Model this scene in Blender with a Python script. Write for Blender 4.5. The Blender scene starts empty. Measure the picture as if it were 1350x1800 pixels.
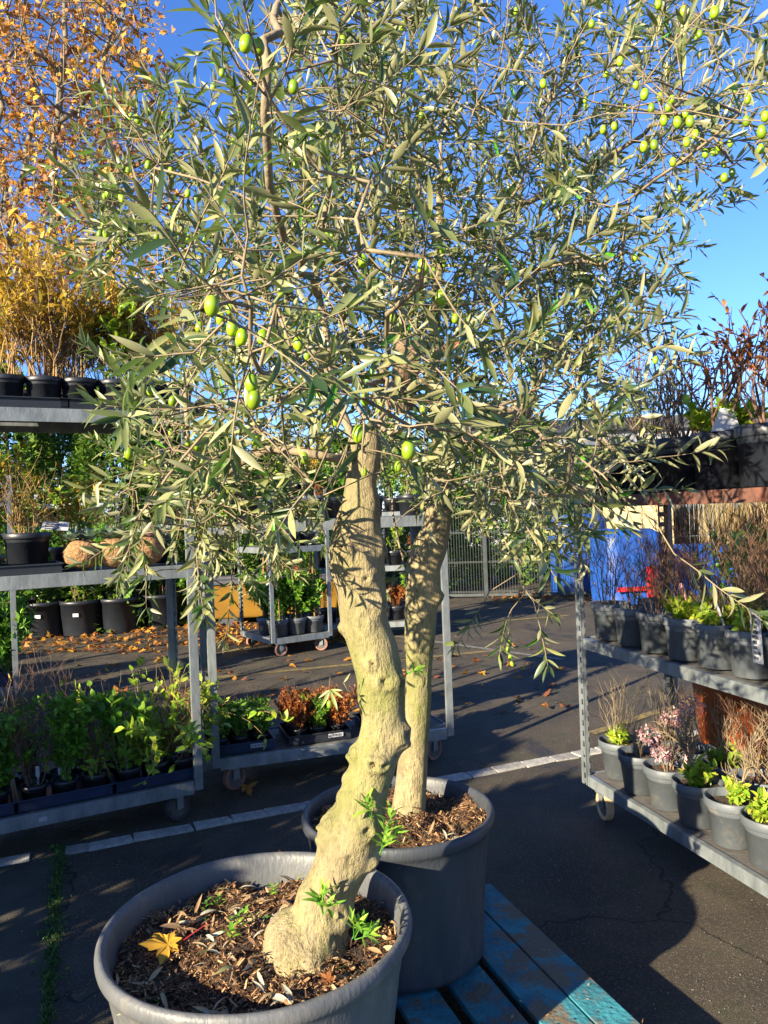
import bpy, math, random
import numpy as np
from mathutils import Vector, Matrix, noise
random.seed(7); rng = np.random.default_rng(7)
R = math.radians
sc = bpy.context.scene
COL = sc.collection

# ------------------------------------------------------------------ camera
EYE = 1.65; F = 1350.0; ROLL = 0.037
cs, sn = math.cos(ROLL), math.sin(ROLL)
RV = Vector((cs, 0, -sn)); UV = Vector((sn, 0, cs)); CP = Vector((0, 0, EYE))
cam = bpy.data.cameras.new('camera'); camo = bpy.data.objects.new('camera', cam); COL.objects.link(camo)
cam.sensor_fit = 'VERTICAL'; cam.sensor_height = 24; cam.lens = 18.0
cam.clip_start = .02; cam.clip_end = 2000
camo.matrix_world = Matrix(((RV.x, UV.x, 0, 0), (RV.y, UV.y, -1, 0), (RV.z, UV.z, 0, EYE), (0, 0, 0, 1)))
sc.camera = camo
def P(px, py, d):                       # the world point seen at a pixel at depth d
    return CP + ((px-675)*RV + (900-py)*UV)*(d/F) + Vector((0, d, 0))
def G(px, py, z=0.0):                   # the world point seen at a pixel on the level plane z
    v = ((px-675)*RV + (900-py)*UV)/F + Vector((0, 1, 0))
    t = (z-EYE)/v.z
    return CP + v*t
def pix(p):
    q = Vector(p)-CP
    return 675+q.dot(RV)/q.y*F, 900-q.dot(UV)/q.y*F

# ------------------------------------------------------------------ light
SUN_EL, SHX, SHY = 20.0, .68, .73       # shadows run right and away from the camera
ld = Vector((SHX*math.cos(R(SUN_EL)), SHY*math.cos(R(SUN_EL)), -math.sin(R(SUN_EL)))).normalized()
w = bpy.data.worlds.new('World'); sc.world = w; w.use_nodes = True
nt = w.node_tree; bg = nt.nodes['Background']
sky = nt.nodes.new('ShaderNodeTexSky'); sky.sky_type = 'NISHITA'; sky.sun_disc = False
sky.sun_elevation = R(SUN_EL); sky.sun_rotation = math.atan2(-SHX, -SHY)
sky.air_density = 1.0; sky.dust_density = 0.2; sky.ozone_density = 6.0; sky.altitude = 0
bg.inputs[1].default_value = .078
hs = nt.nodes.new('ShaderNodeHueSaturation'); hs.inputs['Saturation'].default_value = 1.06; hs.inputs['Value'].default_value = 1.0
nt.links.new(sky.outputs[0], hs.inputs['Color']); tn = nt.nodes.new('ShaderNodeMix'); tn.data_type = 'RGBA'; tn.blend_type = 'MULTIPLY'; tn.inputs[0].default_value = 1; tn.inputs[7].default_value = (.95, .92, 1.12, 1)
nt.links.new(hs.outputs[0], tn.inputs[6]); nt.links.new(tn.outputs[2], bg.inputs[0])
sl = bpy.data.lights.new('sun', 'SUN'); so = bpy.data.objects.new('sun', sl); COL.objects.link(so)
sl.energy = 5.0; sl.angle = R(.5); sl.color = (1, .87, .64)
so.rotation_euler = (-ld).to_track_quat('Z', 'Y').to_euler()
sc.view_settings.view_transform = 'Standard'; sc.view_settings.look = 'None'
sc.view_settings.exposure = 1.85; sc.view_settings.gamma = 1
sc.view_settings.use_curve_mapping = False
sc.render.engine = 'CYCLES'
sc.cycles.max_bounces = 6; sc.cycles.diffuse_bounces = 3; sc.cycles.transmission_bounces = 4

# ------------------------------------------------------------------ materials
MATS = {}
def pm(name, c1, c2=None, scale=8, rough=.7, bump=0, bscale=60, metal=0, spec=.5, detail=4, c3=None, s3=2.0, t3=(.5, .65), stretch=(1, 1, 1), coat=0):
    m = bpy.data.materials.new(name); m.use_nodes = True; n = m.node_tree; L = n.links
    b = n.nodes['Principled BSDF']; b.inputs['Roughness'].default_value = rough
    b.inputs['Metallic'].default_value = metal; b.inputs['Specular IOR Level'].default_value = spec
    b.inputs['Coat Weight'].default_value = coat
    tc = n.nodes.new('ShaderNodeTexCoord'); mp = n.nodes.new('ShaderNodeMapping'); mp.inputs['Scale'].default_value = stretch
    L.new(tc.outputs['Object'], mp.inputs[0])
    c2 = c2 or tuple(min(1, x*.75) for x in c1)
    no = n.nodes.new('ShaderNodeTexNoise'); no.inputs['Scale'].default_value = scale; no.inputs['Detail'].default_value = detail
    no.inputs['Roughness'].default_value = .65
    L.new(mp.outputs[0], no.inputs['Vector'])
    rp = n.nodes.new('ShaderNodeValToRGB'); rp.color_ramp.elements[0].position = .36; rp.color_ramp.elements[1].position = .64
    rp.color_ramp.elements[0].color = (*c2, 1); rp.color_ramp.elements[1].color = (*c1, 1)
    L.new(no.outputs[0], rp.inputs[0]); out = rp.outputs[0]
    if c3:
        n3 = n.nodes.new('ShaderNodeTexNoise'); n3.inputs['Scale'].default_value = s3; n3.inputs['Detail'].default_value = 6; n3.inputs['Roughness'].default_value = .7
        L.new(mp.outputs[0], n3.inputs['Vector'])
        r3 = n.nodes.new('ShaderNodeMapRange'); r3.inputs[1].default_value = t3[0]; r3.inputs[2].default_value = t3[1]
        L.new(n3.outputs[0], r3.inputs[0])
        mx = n.nodes.new('ShaderNodeMix'); mx.data_type = 'RGBA'
        L.new(r3.outputs[0], mx.inputs[0]); L.new(out, mx.inputs[6]); mx.inputs[7].default_value = (*c3, 1); out = mx.outputs[2]
    L.new(out, b.inputs['Base Color'])
    if bump:
        nb = n.nodes.new('ShaderNodeTexNoise'); nb.inputs['Scale'].default_value = bscale; nb.inputs['Detail'].default_value = 5
        L.new(mp.outputs[0], nb.inputs['Vector'])
        bm_ = n.nodes.new('ShaderNodeBump'); bm_.inputs['Strength'].default_value = bump; bm_.inputs['Distance'].default_value = .01
        L.new(nb.outputs[0], bm_.inputs['Height']); L.new(bm_.outputs[0], b.inputs['Normal'])
    MATS[name] = m
    return m
def leafmat(name, cols, back=None, rough=.5, trans=.3, tcol=None, spec=.4):
    """cols: colours along the per-leaf value v; back: colour of the underside"""
    m = bpy.data.materials.new(name); m.use_nodes = True; n = m.node_tree; L = n.links
    b = n.nodes['Principled BSDF']; b.inputs['Roughness'].default_value = rough; b.inputs['Specular IOR Level'].default_value = spec
    at = n.nodes.new('ShaderNodeAttribute'); at.attribute_name = 'v'
    rp = n.nodes.new('ShaderNodeValToRGB'); cr = rp.color_ramp
    while len(cr.elements) < len(cols): cr.elements.new(.5)
    for i, c in enumerate(cols):
        cr.elements[i].position = c[0]; cr.elements[i].color = (*c[1], 1)
    L.new(at.outputs['Fac'], rp.inputs[0]); out = rp.outputs[0]
    if back:
        ge = n.nodes.new('ShaderNodeNewGeometry'); mx = n.nodes.new('ShaderNodeMix'); mx.data_type = 'RGBA'
        ml = n.nodes.new('ShaderNodeMath'); ml.operation = 'MULTIPLY'; ml.inputs[1].default_value = .85
        L.new(ge.outputs['Backfacing'], ml.inputs[0]); L.new(ml.outputs[0], mx.inputs[0])
        L.new(out, mx.inputs[6]); mx.inputs[7].default_value = (*back, 1); out = mx.outputs[2]
    tcx = n.nodes.new('ShaderNodeTexCoord'); nz = n.nodes.new('ShaderNodeTexNoise'); nz.inputs['Scale'].default_value = 35
    L.new(tcx.outputs['Object'], nz.inputs[0])
    mr = n.nodes.new('ShaderNodeMapRange'); mr.inputs[3].default_value = .7; mr.inputs[4].default_value = 1.3
    L.new(nz.outputs[0], mr.inputs[0])
    vm = n.nodes.new('ShaderNodeVectorMath'); vm.operation = 'SCALE'
    L.new(out, vm.inputs[0]); L.new(mr.outputs[0], vm.inputs['Scale'])
    L.new(vm.outputs[0], b.inputs['Base Color'])
    tr = n.nodes.new('ShaderNodeBsdfTranslucent')
    if tcol: 
        tm = n.nodes.new('ShaderNodeMix'); tm.data_type = 'RGBA'; tm.inputs[0].default_value = .6
        L.new(rp.outputs[0], tm.inputs[6]); tm.inputs[7].default_value = (*tcol, 1); L.new(tm.outputs[2], tr.inputs[0])
    else: L.new(rp.outputs[0], tr.inputs[0])
    ms = n.nodes.new('ShaderNodeMixShader'); ms.inputs[0].default_value = trans
    L.new(b.outputs[0], ms.inputs[1]); L.new(tr.outputs[0], ms.inputs[2]); L.new(ms.outputs[0], n.nodes['Material Output'].inputs[0])
    MATS[name] = m
    return m
M = MATS
def asphalt():
    m = pm('asphalt', (.068, .053, .036), (.032, .027, .021), scale=2.2, rough=.85, bump=.9, bscale=220, c3=(.15, .12, .085), s3=70, t3=(.55, .66), spec=.3); n = m.node_tree; L = n.links
    b = n.nodes['Principled BSDF']; tc = n.nodes.new('ShaderNodeTexCoord'); src = b.inputs['Base Color'].links[0].from_socket
    def layer(sc_, lo, hi, col, f_, st=(1, 1, 1), det=6, src=None):
        mp = n.nodes.new('ShaderNodeMapping'); mp.inputs['Scale'].default_value = st; mp.inputs['Rotation'].default_value = (0, 0, .4); L.new(tc.outputs['Object'], mp.inputs[0])
        x = n.nodes.new('ShaderNodeTexNoise'); x.inputs['Scale'].default_value = sc_; x.inputs['Detail'].default_value = det; x.inputs['Roughness'].default_value = .72; L.new(mp.outputs[0], x.inputs['Vector'])
        r = n.nodes.new('ShaderNodeMapRange'); r.inputs[1].default_value = lo; r.inputs[2].default_value = hi; r.inputs[4].default_value = f_; L.new(x.outputs[0], r.inputs[0])
        mx = n.nodes.new('ShaderNodeMix'); mx.data_type = 'RGBA'; L.new(r.outputs[0], mx.inputs[0]); L.new(src, mx.inputs[6]); mx.inputs[7].default_value = (*col, 1); return mx.outputs[2], r.outputs[0]
    src, _ = layer(.9, .50, .62, (.085, .068, .045), .55, src=src)
    src, _ = layer(3.5, .55, .66, (.038, .048, .018), .7, src=src)
    src, damp = layer(.7, .56, .62, (.014, .013, .013), .75, (1, .35, 1), 7, src=src)
    src, _ = layer(160, .60, .66, (.20, .18, .15), .8, src=src, det=2)
    nz_ = n.nodes.new('ShaderNodeTexNoise'); nz_.inputs['Scale'].default_value = 3; nz_.inputs['Detail'].default_value = 6; L.new(tc.outputs['Object'], nz_.inputs['Vector'])
    ad = n.nodes.new('ShaderNodeVectorMath'); ad.operation = 'MULTIPLY_ADD'; ad.inputs[1].default_value = (.45, .45, .45); L.new(nz_.outputs['Color'], ad.inputs[0]); L.new(tc.outputs['Object'], ad.inputs[2])
    vo = n.nodes.new('ShaderNodeTexVoronoi'); vo.feature = 'DISTANCE_TO_EDGE'; vo.inputs['Scale'].default_value = .55; L.new(ad.outputs[0], vo.inputs['Vector'])
    cr_ = n.nodes.new('ShaderNodeMapRange'); cr_.inputs[1].default_value = .0015; cr_.inputs[2].default_value = .005; cr_.inputs[3].default_value = .85; cr_.inputs[4].default_value = 0; L.new(vo.outputs['Distance'], cr_.inputs[0])
    mx = n.nodes.new('ShaderNodeMix'); mx.data_type = 'RGBA'; L.new(cr_.outputs[0], mx.inputs[0]); L.new(src, mx.inputs[6]); mx.inputs[7].default_value = (.012, .012, .009, 1); src = mx.outputs[2]
    L.new(src, b.inputs['Base Color'])
    r = n.nodes.new('ShaderNodeMapRange'); r.inputs[2].default_value = .75; r.inputs[3].default_value = .85; r.inputs[4].default_value = .5; L.new(damp, r.inputs[0]); L.new(r.outputs[0], b.inputs['Roughness'])
asphalt()
pm('concrete', (.06, .052, .036), (.03, .028, .018), scale=5, rough=.9, bump=.6, bscale=160, c3=(.25, .23, .19), s3=120, t3=(.66, .7))
pm('kerb_stone', (.36, .34, .31), (.20, .19, .17), scale=22, rough=.85, bump=.6, bscale=130, c3=(.16, .17, .12), s3=14, t3=(.56, .72))
pm('yellow_paint', (.26, .18, .03), (.12, .09, .03), scale=9, rough=.8, c3=(.06, .055, .05), s3=30, t3=(.48, .6))
pm('white_paint', (.22, .21, .19), (.12, .115, .1), scale=9, rough=.8, c3=(.06, .055, .05), s3=30, t3=(.48, .6))
pm('moss', (.06, .12, .02), (.03, .06, .012), scale=30, rough=.95, bump=.8, bscale=150)
pm('galvanised', (.27, .295, .30), (.16, .18, .185), scale=14, rough=.5, metal=.5, bump=.15, bscale=60, c3=(.2, .16, .11), s3=6, t3=(.62, .8), stretch=(1, 1, .4))
pm('shelf_board', (.12, .11, .10), (.07, .065, .06), scale=10, rough=.8, bump=.3)
pm('rust_board', (.16, .06, .035), (.08, .04, .03), scale=12, rough=.85, bump=.3)
pm('rubber', (.05, .045, .045), (.03, .028, .028), scale=12, rough=.7)
pm('rusty_tyre', (.30, .14, .09), (.15, .08, .06), scale=16, rough=.8, bump=.3)
pm('tan_tyre', (.62, .40, .20), (.45, .28, .15), scale=16, rough=.7, bump=.2)
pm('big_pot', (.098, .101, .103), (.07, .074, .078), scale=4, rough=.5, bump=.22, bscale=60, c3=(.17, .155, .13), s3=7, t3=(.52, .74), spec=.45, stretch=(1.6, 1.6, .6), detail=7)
pm('big_pot_dark', (.042, .047, .055), (.03, .034, .041), scale=4, rough=.5, bump=.2, bscale=60, c3=(.085, .078, .066), s3=7, t3=(.52, .74), spec=.45, stretch=(1.6, 1.6, .6), detail=7)  # big_pot copy for the rear pot, shade put into its darker colour
pm('grey_pot', (.092, .105, .114), (.072, .082, .092), scale=6, rough=.55, bump=.12, bscale=60, c3=(.16, .145, .12), s3=13, t3=(.54, .74))
pm('dark_pot', (.016, .019, .026), (.011, .013, .018), scale=6, rough=.42, bump=.1)
pm('blue_tray', (.012, .026, .07), (.008, .014, .035), scale=6, rough=.4)
pm('orange_pot', (.42, .09, .015), (.34, .07, .012), scale=4, rough=.5)
pm('terracotta', (.42, .14, .07), (.32, .1, .05), scale=8, rough=.8)
pm('soil', (.055, .03, .016), (.018, .011, .007), scale=25, rough=.95, bump=1, bscale=70)
pm('bark_chip', (.34, .17, .075), (.14, .07, .035), scale=30, rough=.9, bump=.4)
def barkmat(name, c1, c2, green, dark, gz=None):
    m = pm(name, c1, c2, scale=9, rough=.85, c3=green, s3=2.4, t3=(.50, .68), stretch=(1, 1, .5)); n = m.node_tree; L = n.links
    b = n.nodes['Principled BSDF']; tc = n.nodes.new('ShaderNodeTexCoord')
    def nz(sc_, st, det=5):
        mp = n.nodes.new('ShaderNodeMapping'); mp.inputs['Scale'].default_value = st; L.new(tc.outputs['Object'], mp.inputs[0])
        x = n.nodes.new('ShaderNodeTexNoise'); x.inputs['Scale'].default_value = sc_; x.inputs['Detail'].default_value = det; x.inputs['Roughness'].default_value = .7; L.new(mp.outputs[0], x.inputs['Vector']); return x.outputs[0]
    fine = nz(95, (1, 1, .28)); mid = nz(22, (1, 1, .6)); spot = nz(34, (1, 1, 1)); big = nz(5, (1, 1, .7))
    a = n.nodes.new('ShaderNodeMath'); a.operation = 'MULTIPLY_ADD'; a.inputs[1].default_value = .35; L.new(fine, a.inputs[0]); L.new(mid, a.inputs[2])
    bu = n.nodes.new('ShaderNodeBump'); bu.inputs['Strength'].default_value = 1.0; bu.inputs['Distance'].default_value = .02
    L.new(a.outputs[0], bu.inputs['Height']); L.new(bu.outputs[0], b.inputs['Normal'])
    src = b.inputs['Base Color'].links[0].from_socket
    for val, lo, hi, col, f_ in ((spot, .58, .68, dark, .7), (big, .48, .66, (c2[0]*.62, c2[1]*.6, c2[2]*.58), .8), (fine, .52, .66, (c2[0]*.5, c2[1]*.46, c2[2]*.42), .7)):
        r = n.nodes.new('ShaderNodeMapRange'); r.inputs[1].default_value = lo; r.inputs[2].default_value = hi; r.inputs[4].default_value = f_; L.new(val, r.inputs[0])
        mx = n.nodes.new('ShaderNodeMix'); mx.data_type = 'RGBA'; L.new(r.outputs[0], mx.inputs[0]); L.new(src, mx.inputs[6]); mx.inputs[7].default_value = (*col, 1); src = mx.outputs[2]
    if gz:
        sp = n.nodes.new('ShaderNodeSeparateXYZ'); L.new(tc.outputs['Object'], sp.inputs[0])
        u = n.nodes.new('ShaderNodeMapRange'); u.inputs[1].default_value = gz[0]; u.inputs[2].default_value = gz[1]; L.new(sp.outputs[2], u.inputs[0])
        d_ = n.nodes.new('ShaderNodeMapRange'); d_.inputs[1].default_value = gz[2]; d_.inputs[2].default_value = gz[3]; d_.inputs[3].default_value = 1; d_.inputs[4].default_value = 0; L.new(sp.outputs[2], d_.inputs[0])
        m1 = n.nodes.new('ShaderNodeMath'); m1.operation = 'MULTIPLY'; L.new(u.outputs[0], m1.inputs[0]); L.new(d_.outputs[0], m1.inputs[1])
        r = n.nodes.new('ShaderNodeMapRange'); r.inputs[1].default_value = .38; r.inputs[2].default_value = .62; r.inputs[4].default_value = .75; L.new(big, r.inputs[0])
        m2 = n.nodes.new('ShaderNodeMath'); m2.operation = 'MULTIPLY'; L.new(m1.outputs[0], m2.inputs[0]); L.new(r.outputs[0], m2.inputs[1])
        mx = n.nodes.new('ShaderNodeMix'); mx.data_type = 'RGBA'; L.new(m2.outputs[0], mx.inputs[0]); L.new(src, mx.inputs[6]); mx.inputs[7].default_value = (*green, 1); src = mx.outputs[2]
    L.new(src, b.inputs['Base Color'])
barkmat('olive_bark', (.33, .26, .13), (.22, .175, .095), (.16, .18, .028), (.06, .04, .02), gz=(.62, .85, 1.0, 1.35))
pm('olive_bark_grey', (.26, .20, .115), (.16, .12, .07), scale=9, rough=.85, bump=.7, bscale=34, stretch=(1.2, 1.2, .45))
pm('knot', (.20, .13, .07), (.09, .06, .035), scale=40, rough=.95, bump=1, bscale=90)
pm('twig_tan', (.25, .19, .11), (.15, .11, .06), scale=20, rough=.8)
pm('twig_brown', (.19, .10, .06), (.10, .055, .035), scale=20, rough=.8)
pm('twig_straw', (.36, .22, .08), (.2, .12, .045), scale=20, rough=.8)
pm('tree_bark', (.20, .17, .11), (.10, .085, .06), scale=3, rough=.9, bump=.6, bscale=12)
pm('olive_fruit', (.25, .38, .008), (.16, .29, .008), scale=30, rough=.32, spec=.5, c3=(.27, .37, .04), s3=140, t3=(.66, .72))
def vary(name, amt=.35, alt=None):
    m = M[name]; n = m.node_tree; b = n.nodes['Principled BSDF']; oi = n.nodes.new('ShaderNodeObjectInfo'); src = b.inputs['Base Color'].links[0].from_socket
    if alt:
        mx = n.nodes.new('ShaderNodeMix'); mx.data_type = 'RGBA'; mr = n.nodes.new('ShaderNodeMapRange'); mr.inputs[1].default_value = .3; mr.inputs[4].default_value = .8
        n.links.new(oi.outputs['Random'], mr.inputs[0]); n.links.new(mr.outputs[0], mx.inputs[0]); n.links.new(src, mx.inputs[6]); mx.inputs[7].default_value = (*alt, 1); src = mx.outputs[2]
    v = n.nodes.new('ShaderNodeVectorMath'); v.operation = 'SCALE'; m2 = n.nodes.new('ShaderNodeMapRange'); m2.inputs[3].default_value = 1-amt; m2.inputs[4].default_value = 1+amt
    ml = n.nodes.new('ShaderNodeMath'); ml.operation = 'FRACT'; mm = n.nodes.new('ShaderNodeMath'); mm.operation = 'MULTIPLY'; mm.inputs[1].default_value = 7.31
    n.links.new(oi.outputs['Random'], mm.inputs[0]); n.links.new(mm.outputs[0], ml.inputs[0]); n.links.new(ml.outputs[0], m2.inputs[0])
    n.links.new(src, v.inputs[0]); n.links.new(m2.outputs[0], v.inputs['Scale']); n.links.new(v.outputs[0], b.inputs['Base Color'])
vary('olive_fruit', .2, (.14, .21, .012)); vary('grey_pot', .22); vary('kerb_stone', .2); vary('dark_pot', .25)
pm('coir', (.34, .19, .08), (.16, .085, .035), scale=60, rough=1, bump=1.0, bscale=80)
pm('cream', (.5, .40, .22), (.42, .33, .17), scale=3, rough=.8)
pm('white_wall', (.34, .35, .35), (.27, .28, .28), scale=2, rough=.8)
pm('roof_dark', (.06, .06, .07), (.04, .04, .05), scale=3, rough=.7)
pm('window_dark', (.03, .04, .05), rough=.15)
pm('fence_metal', (.06, .07, .07), (.04, .045, .045), scale=6, rough=.6, metal=.3)
pm('tarp_blue', (.012, .075, .33), (.008, .045, .2), scale=6, rough=.5, bump=.4, bscale=12)
pm('red_strap', (.42, .012, .02), (.3, .01, .015), scale=8, rough=.6)
pm('yellow_plastic', (.22, .11, .006), (.16, .08, .005), scale=3, rough=.5)
pm('tag_white', (.42, .42, .43), (.36, .36, .38), scale=20, rough=.5)
pm('tag_pink', (.52, .16, .19), (.50, .38, .38), scale=160, rough=.6, detail=1)
pm('tag_ink', (.08, .08, .09), rough=.6)
pm('tag_green', (.03, .25, .15), (.03, .2, .12), rough=.4)
pm('tag_photo', (.70, .34, .10), (.35, .30, .16), scale=150, rough=.3)
pm('bamboo', (.32, .16, .06), (.24, .12, .05), scale=15, rough=.6)
pm('pallet_blue', (.03, .19, .22), (.016, .085, .12), scale=7, rough=.75, bump=.6, bscale=60, c3=(.12, .09, .055), s3=6, t3=(.49, .57), stretch=(1.0, 1.0, 1))
vary('pallet_blue', .3)
pm('wood_raw', (.12, .09, .065), (.06, .05, .04), scale=9, rough=.9, bump=.4)
OLV = [(0, (.016, .040, .013)), (.3, (.048, .080, .024)), (.55, (.125, .145, .05)), (.93, (.32, .305, .12)), (1, (.07, .24, .012))]
leafmat('olive_leaf', OLV, back=(.27, .26, .14), rough=.42, trans=.24, tcol=(.16, .34, .03), spec=.5)
leafmat('autumn_leaf', [(0, (.20, .07, .03)), (.3, (.42, .17, .035)), (.6, (.58, .29, .035)), (.8, (.62, .36, .035)), (1, (.60, .42, .04))], rough=.6, trans=.35)
leafmat('yellow_leaf', [(0, (.13, .17, .02)), (.3, (.32, .25, .025)), (.6, (.52, .32, .025)), (1, (.58, .40, .05))], rough=.55, trans=.4)
leafmat('green_leaf', [(0, (.04, .11, .015)), (.5, (.09, .23, .02)), (1, (.24, .40, .04))], rough=.4, trans=.35, tcol=(.25, .5, .03))
leafmat('lime_leaf', [(0, (.12, .24, .02)), (.5, (.24, .38, .03)), (1, (.46, .44, .05))], rough=.4, trans=.35, tcol=(.4, .6, .03))
leafmat('conifer_leaf', [(0, (.03, .07, .012)), (.6, (.09, .19, .02)), (1, (.24, .30, .03))], rough=.6, trans=.3, tcol=(.2, .35, .03))
leafmat('dry_leaf', [(0, (.07, .035, .02)), (.4, (.24, .13, .06)), (.75, (.42, .30, .16)), (1, (.36, .36, .28))], rough=.7, trans=.1)
leafmat('rust_leaf', [(0, (.10, .03, .012)), (.5, (.33, .09, .02)), (1, (.55, .22, .04))], rough=.6, trans=.3)
leafmat('grey_leaf', [(0, (.14, .22, .15)), (.6, (.28, .38, .26)), (1, (.50, .30, .30))], rough=.6, trans=.15)
leafmat('pink_petal', [(0, (.30, .08, .10)), (1, (.75, .35, .42))], rough=.6, trans=.3)
leafmat('straw_leaf', [(0, (.12, .09, .04)), (.6, (.30, .22, .10)), (1, (.40, .32, .16))], rough=.7, trans=.2)
leafmat('sprout_leaf', [(0, (.08, .26, .025)), (1, (.30, .46, .06))], rough=.45, trans=.35, tcol=(.4, .6, .05))
def bare_leafmat(): pass

# ------------------------------------------------------------------ mesh helpers
def link(name, me, parent=None, mat=None, kind=None, smooth=False):
    o = bpy.data.objects.new(name, me); COL.objects.link(o)
    if mat and not len(me.materials): me.materials.append(M[mat] if isinstance(mat, str) else mat)
    if parent: o.parent = parent
    if kind: o['kind'] = kind
    return o
def tag(o, label, cat, group=None, kind=None):
    o['label'] = label; o['category'] = cat
    if group: o['group'] = group
    if kind: o['kind'] = kind
    return o
def thing(name, label, cat, loc=(0, 0, 0), rz=0, group=None):
    o = bpy.data.objects.new(name, None); COL.objects.link(o); o.location = loc; o.rotation_euler = (0, 0, rz)
    o.empty_display_size = .1
    return tag(o, label, cat, group)
class MB:
    def __init__(s): s.v = []; s.f = []
    def add(s, vs, fs):
        n = len(s.v); s.v += [tuple(x) for x in vs]; s.f += [tuple(i+n for i in q) for q in fs]; return s
    def box(s, c, h, X=None, Y=None, Z=None):
        X = X or Vector((1, 0, 0)); Y = Y or Vector((0, 1, 0)); Z = Z or Vector((0, 0, 1)); c = Vector(c)
        vs = [c+X*(h[0]*a)+Y*(h[1]*b)+Z*(h[2]*d) for a in (-1, 1) for b in (-1, 1) for d in (-1, 1)]
        return s.add(vs, [(0, 1, 3, 2), (4, 6, 7, 5), (0, 4, 5, 1), (2, 3, 7, 6), (0, 2, 6, 4), (1, 5, 7, 3)])
    def tube(s, pts, rad, seg=6, cap=True, wob=0, seed=0):
        pts = [Vector(p) for p in pts]; n = len(pts)
        if not hasattr(rad, '__len__'): rad = [rad]*n
        rings = []; prev = None
        for i, p in enumerate(pts):
            t = (pts[min(i+1, n-1)]-pts[max(i-1, 0)])
            t = t.normalized() if t.length > 1e-9 else Vector((0, 0, 1))
            a = prev if prev is not None else (Vector((1, 0, 0)) if abs(t.x) < .8 else Vector((0, 1, 0)))
            a = (a-t*a.dot(t)); a = a.normalized() if a.length > 1e-6 else t.orthogonal().normalized()
            b = t.cross(a); prev = a
            rings.append([p+(a*math.cos(k*2*math.pi/seg)+b*math.sin(k*2*math.pi/seg))*rad[i] for k in range(seg)])
        vs = [q for r in rings for q in r]; fs = []
        for i in range(n-1):
            for k in range(seg):
                k2 = (k+1) % seg
                fs.append((i*seg+k, i*seg+k2, (i+1)*seg+k2, (i+1)*seg+k))
        if cap: fs += [tuple(reversed(range(seg))), tuple((n-1)*seg+k for k in range(seg))]
        return s.add(vs, fs)
    def lathe(s, prof, seg=32, c=(0, 0, 0), fn=None):
        n = len(prof); vs = []; fs = []
        for i, (r, z) in enumerate(prof):
            for k in range(seg):
                a = k*2*math.pi/seg; rr = r*(fn(a, i) if fn else 1)
                vs.append((c[0]+rr*math.cos(a), c[1]+rr*math.sin(a), c[2]+z))
        for i in range(n-1):
            for k in range(seg):
                k2 = (k+1) % seg; fs.append((i*seg+k, i*seg+k2, (i+1)*seg+k2, (i+1)*seg+k))
        return s.add(vs, fs)
    def mesh(s, name, smooth=False, off=None, flat=None):
        me = bpy.data.meshes.new(name)
        v = s.v if off is None else [(a-off[0], b-off[1], c-off[2]) for a, b, c in s.v]
        me.from_pydata(v, [], s.f)
        if smooth: me.polygons.foreach_set('use_smooth', [True]*len(me.polygons))
        me.update(); return me
    def build(s, name, mat, parent=None, smooth=False, off=None, kind=None, bevel=0):
        o = link(name, s.mesh(name, smooth, off), parent, mat, kind)
        if bevel:
            b = o.modifiers.new('bevel', 'BEVEL'); b.width = bevel; b.segments = 2; b.limit_method = 'ANGLE'
        return o
def scatter_mesh(name, tmpls, mats4, vals, idx=None, off=(0, 0, 0), mat=None):
    """many copies of small triangle templates in one mesh, with a value v for each copy"""
    mats4 = np.asarray(mats4, dtype=np.float64); n = len(mats4)
    vals = np.asarray(vals, dtype=np.float32)
    if idx is None: idx = rng.integers(0, len(tmpls), n)
    VV = []; FF = []; AV = []; base = 0
    for k, (tv, tf) in enumerate(tmpls):
        m = mats4[idx == k]
        if not len(m): continue
        tv = np.asarray(tv); tf = np.asarray(tf)
        w4 = np.einsum('nij,kj->nki', m[:, :3, :3], tv)+m[:, None, :3, 3]-np.asarray(off)
        VV.append(w4.reshape(-1, 3)); nv = len(tv)
        FF.append((tf[None]+np.arange(len(m))[:, None, None]*nv+base).reshape(-1, 3)); base += len(m)*nv
        AV.append(np.repeat(vals[idx == k], nv))
    V = np.concatenate(VV).astype(np.float32); Fa = np.concatenate(FF).astype(np.int32); A = np.concatenate(AV)
    me = bpy.data.meshes.new(name)
    me.vertices.add(len(V)); me.vertices.foreach_set('co', V.ravel())
    me.loops.add(len(Fa)*3); me.loops.foreach_set('vertex_index', Fa.ravel())
    me.polygons.add(len(Fa)); me.polygons.foreach_set('loop_start', np.arange(0, len(Fa)*3, 3, dtype=np.int32))
    me.polygons.foreach_set('use_smooth', np.ones(len(Fa), dtype=bool))
    me.update(calc_edges=True)
    at = me.attributes.new('v', 'FLOAT', 'POINT'); at.data.foreach_set('value', A)
    if mat: me.materials.append(M[mat])
    return me
def leaf_tmpl(wd=.2, bend=.15, fold=.12, n=5, shape=None, twist=0):
    """a leaf of unit length along +Y, face up +Z"""
    V = [(0, 0, 0)]; T = []
    ring = []
    for i in range(1, n):
        t = i/n
        wv = (shape(t) if shape else (math.sin(math.pi*t**.85))**.9)*wd*.5
        z = -bend*t*t*2.0+bend*t; tw = twist*t
        cx, sx = math.cos(tw), math.sin(tw)
        b = len(V)
        V += [(-wv*cx, t, z+fold*wv-wv*sx), (0, t, z), (wv*cx, t, z+fold*wv+wv*sx)]
        if i == 1: T += [(0, b+1, b), (0, b+2, b+1)]
        else:
            a = b-3
            T += [(a, a+1, b+1), (a, b+1, b), (a+1, a+2, b+2), (a+1, b+2, b+1)]
    b = len(V); V.append((0, 1, -bend*2.0+bend)); T += [(b-3, b-2, b), (b-2, b-1, b)]
    return V, T
OL = [leaf_tmpl(.18, b, .5, 5, twist=tw) for b, tw in ((.05, 0), (.14, .3), (-.1, -.2), (.22, .2), (.0, .5), (-.18, 0))]
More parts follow.
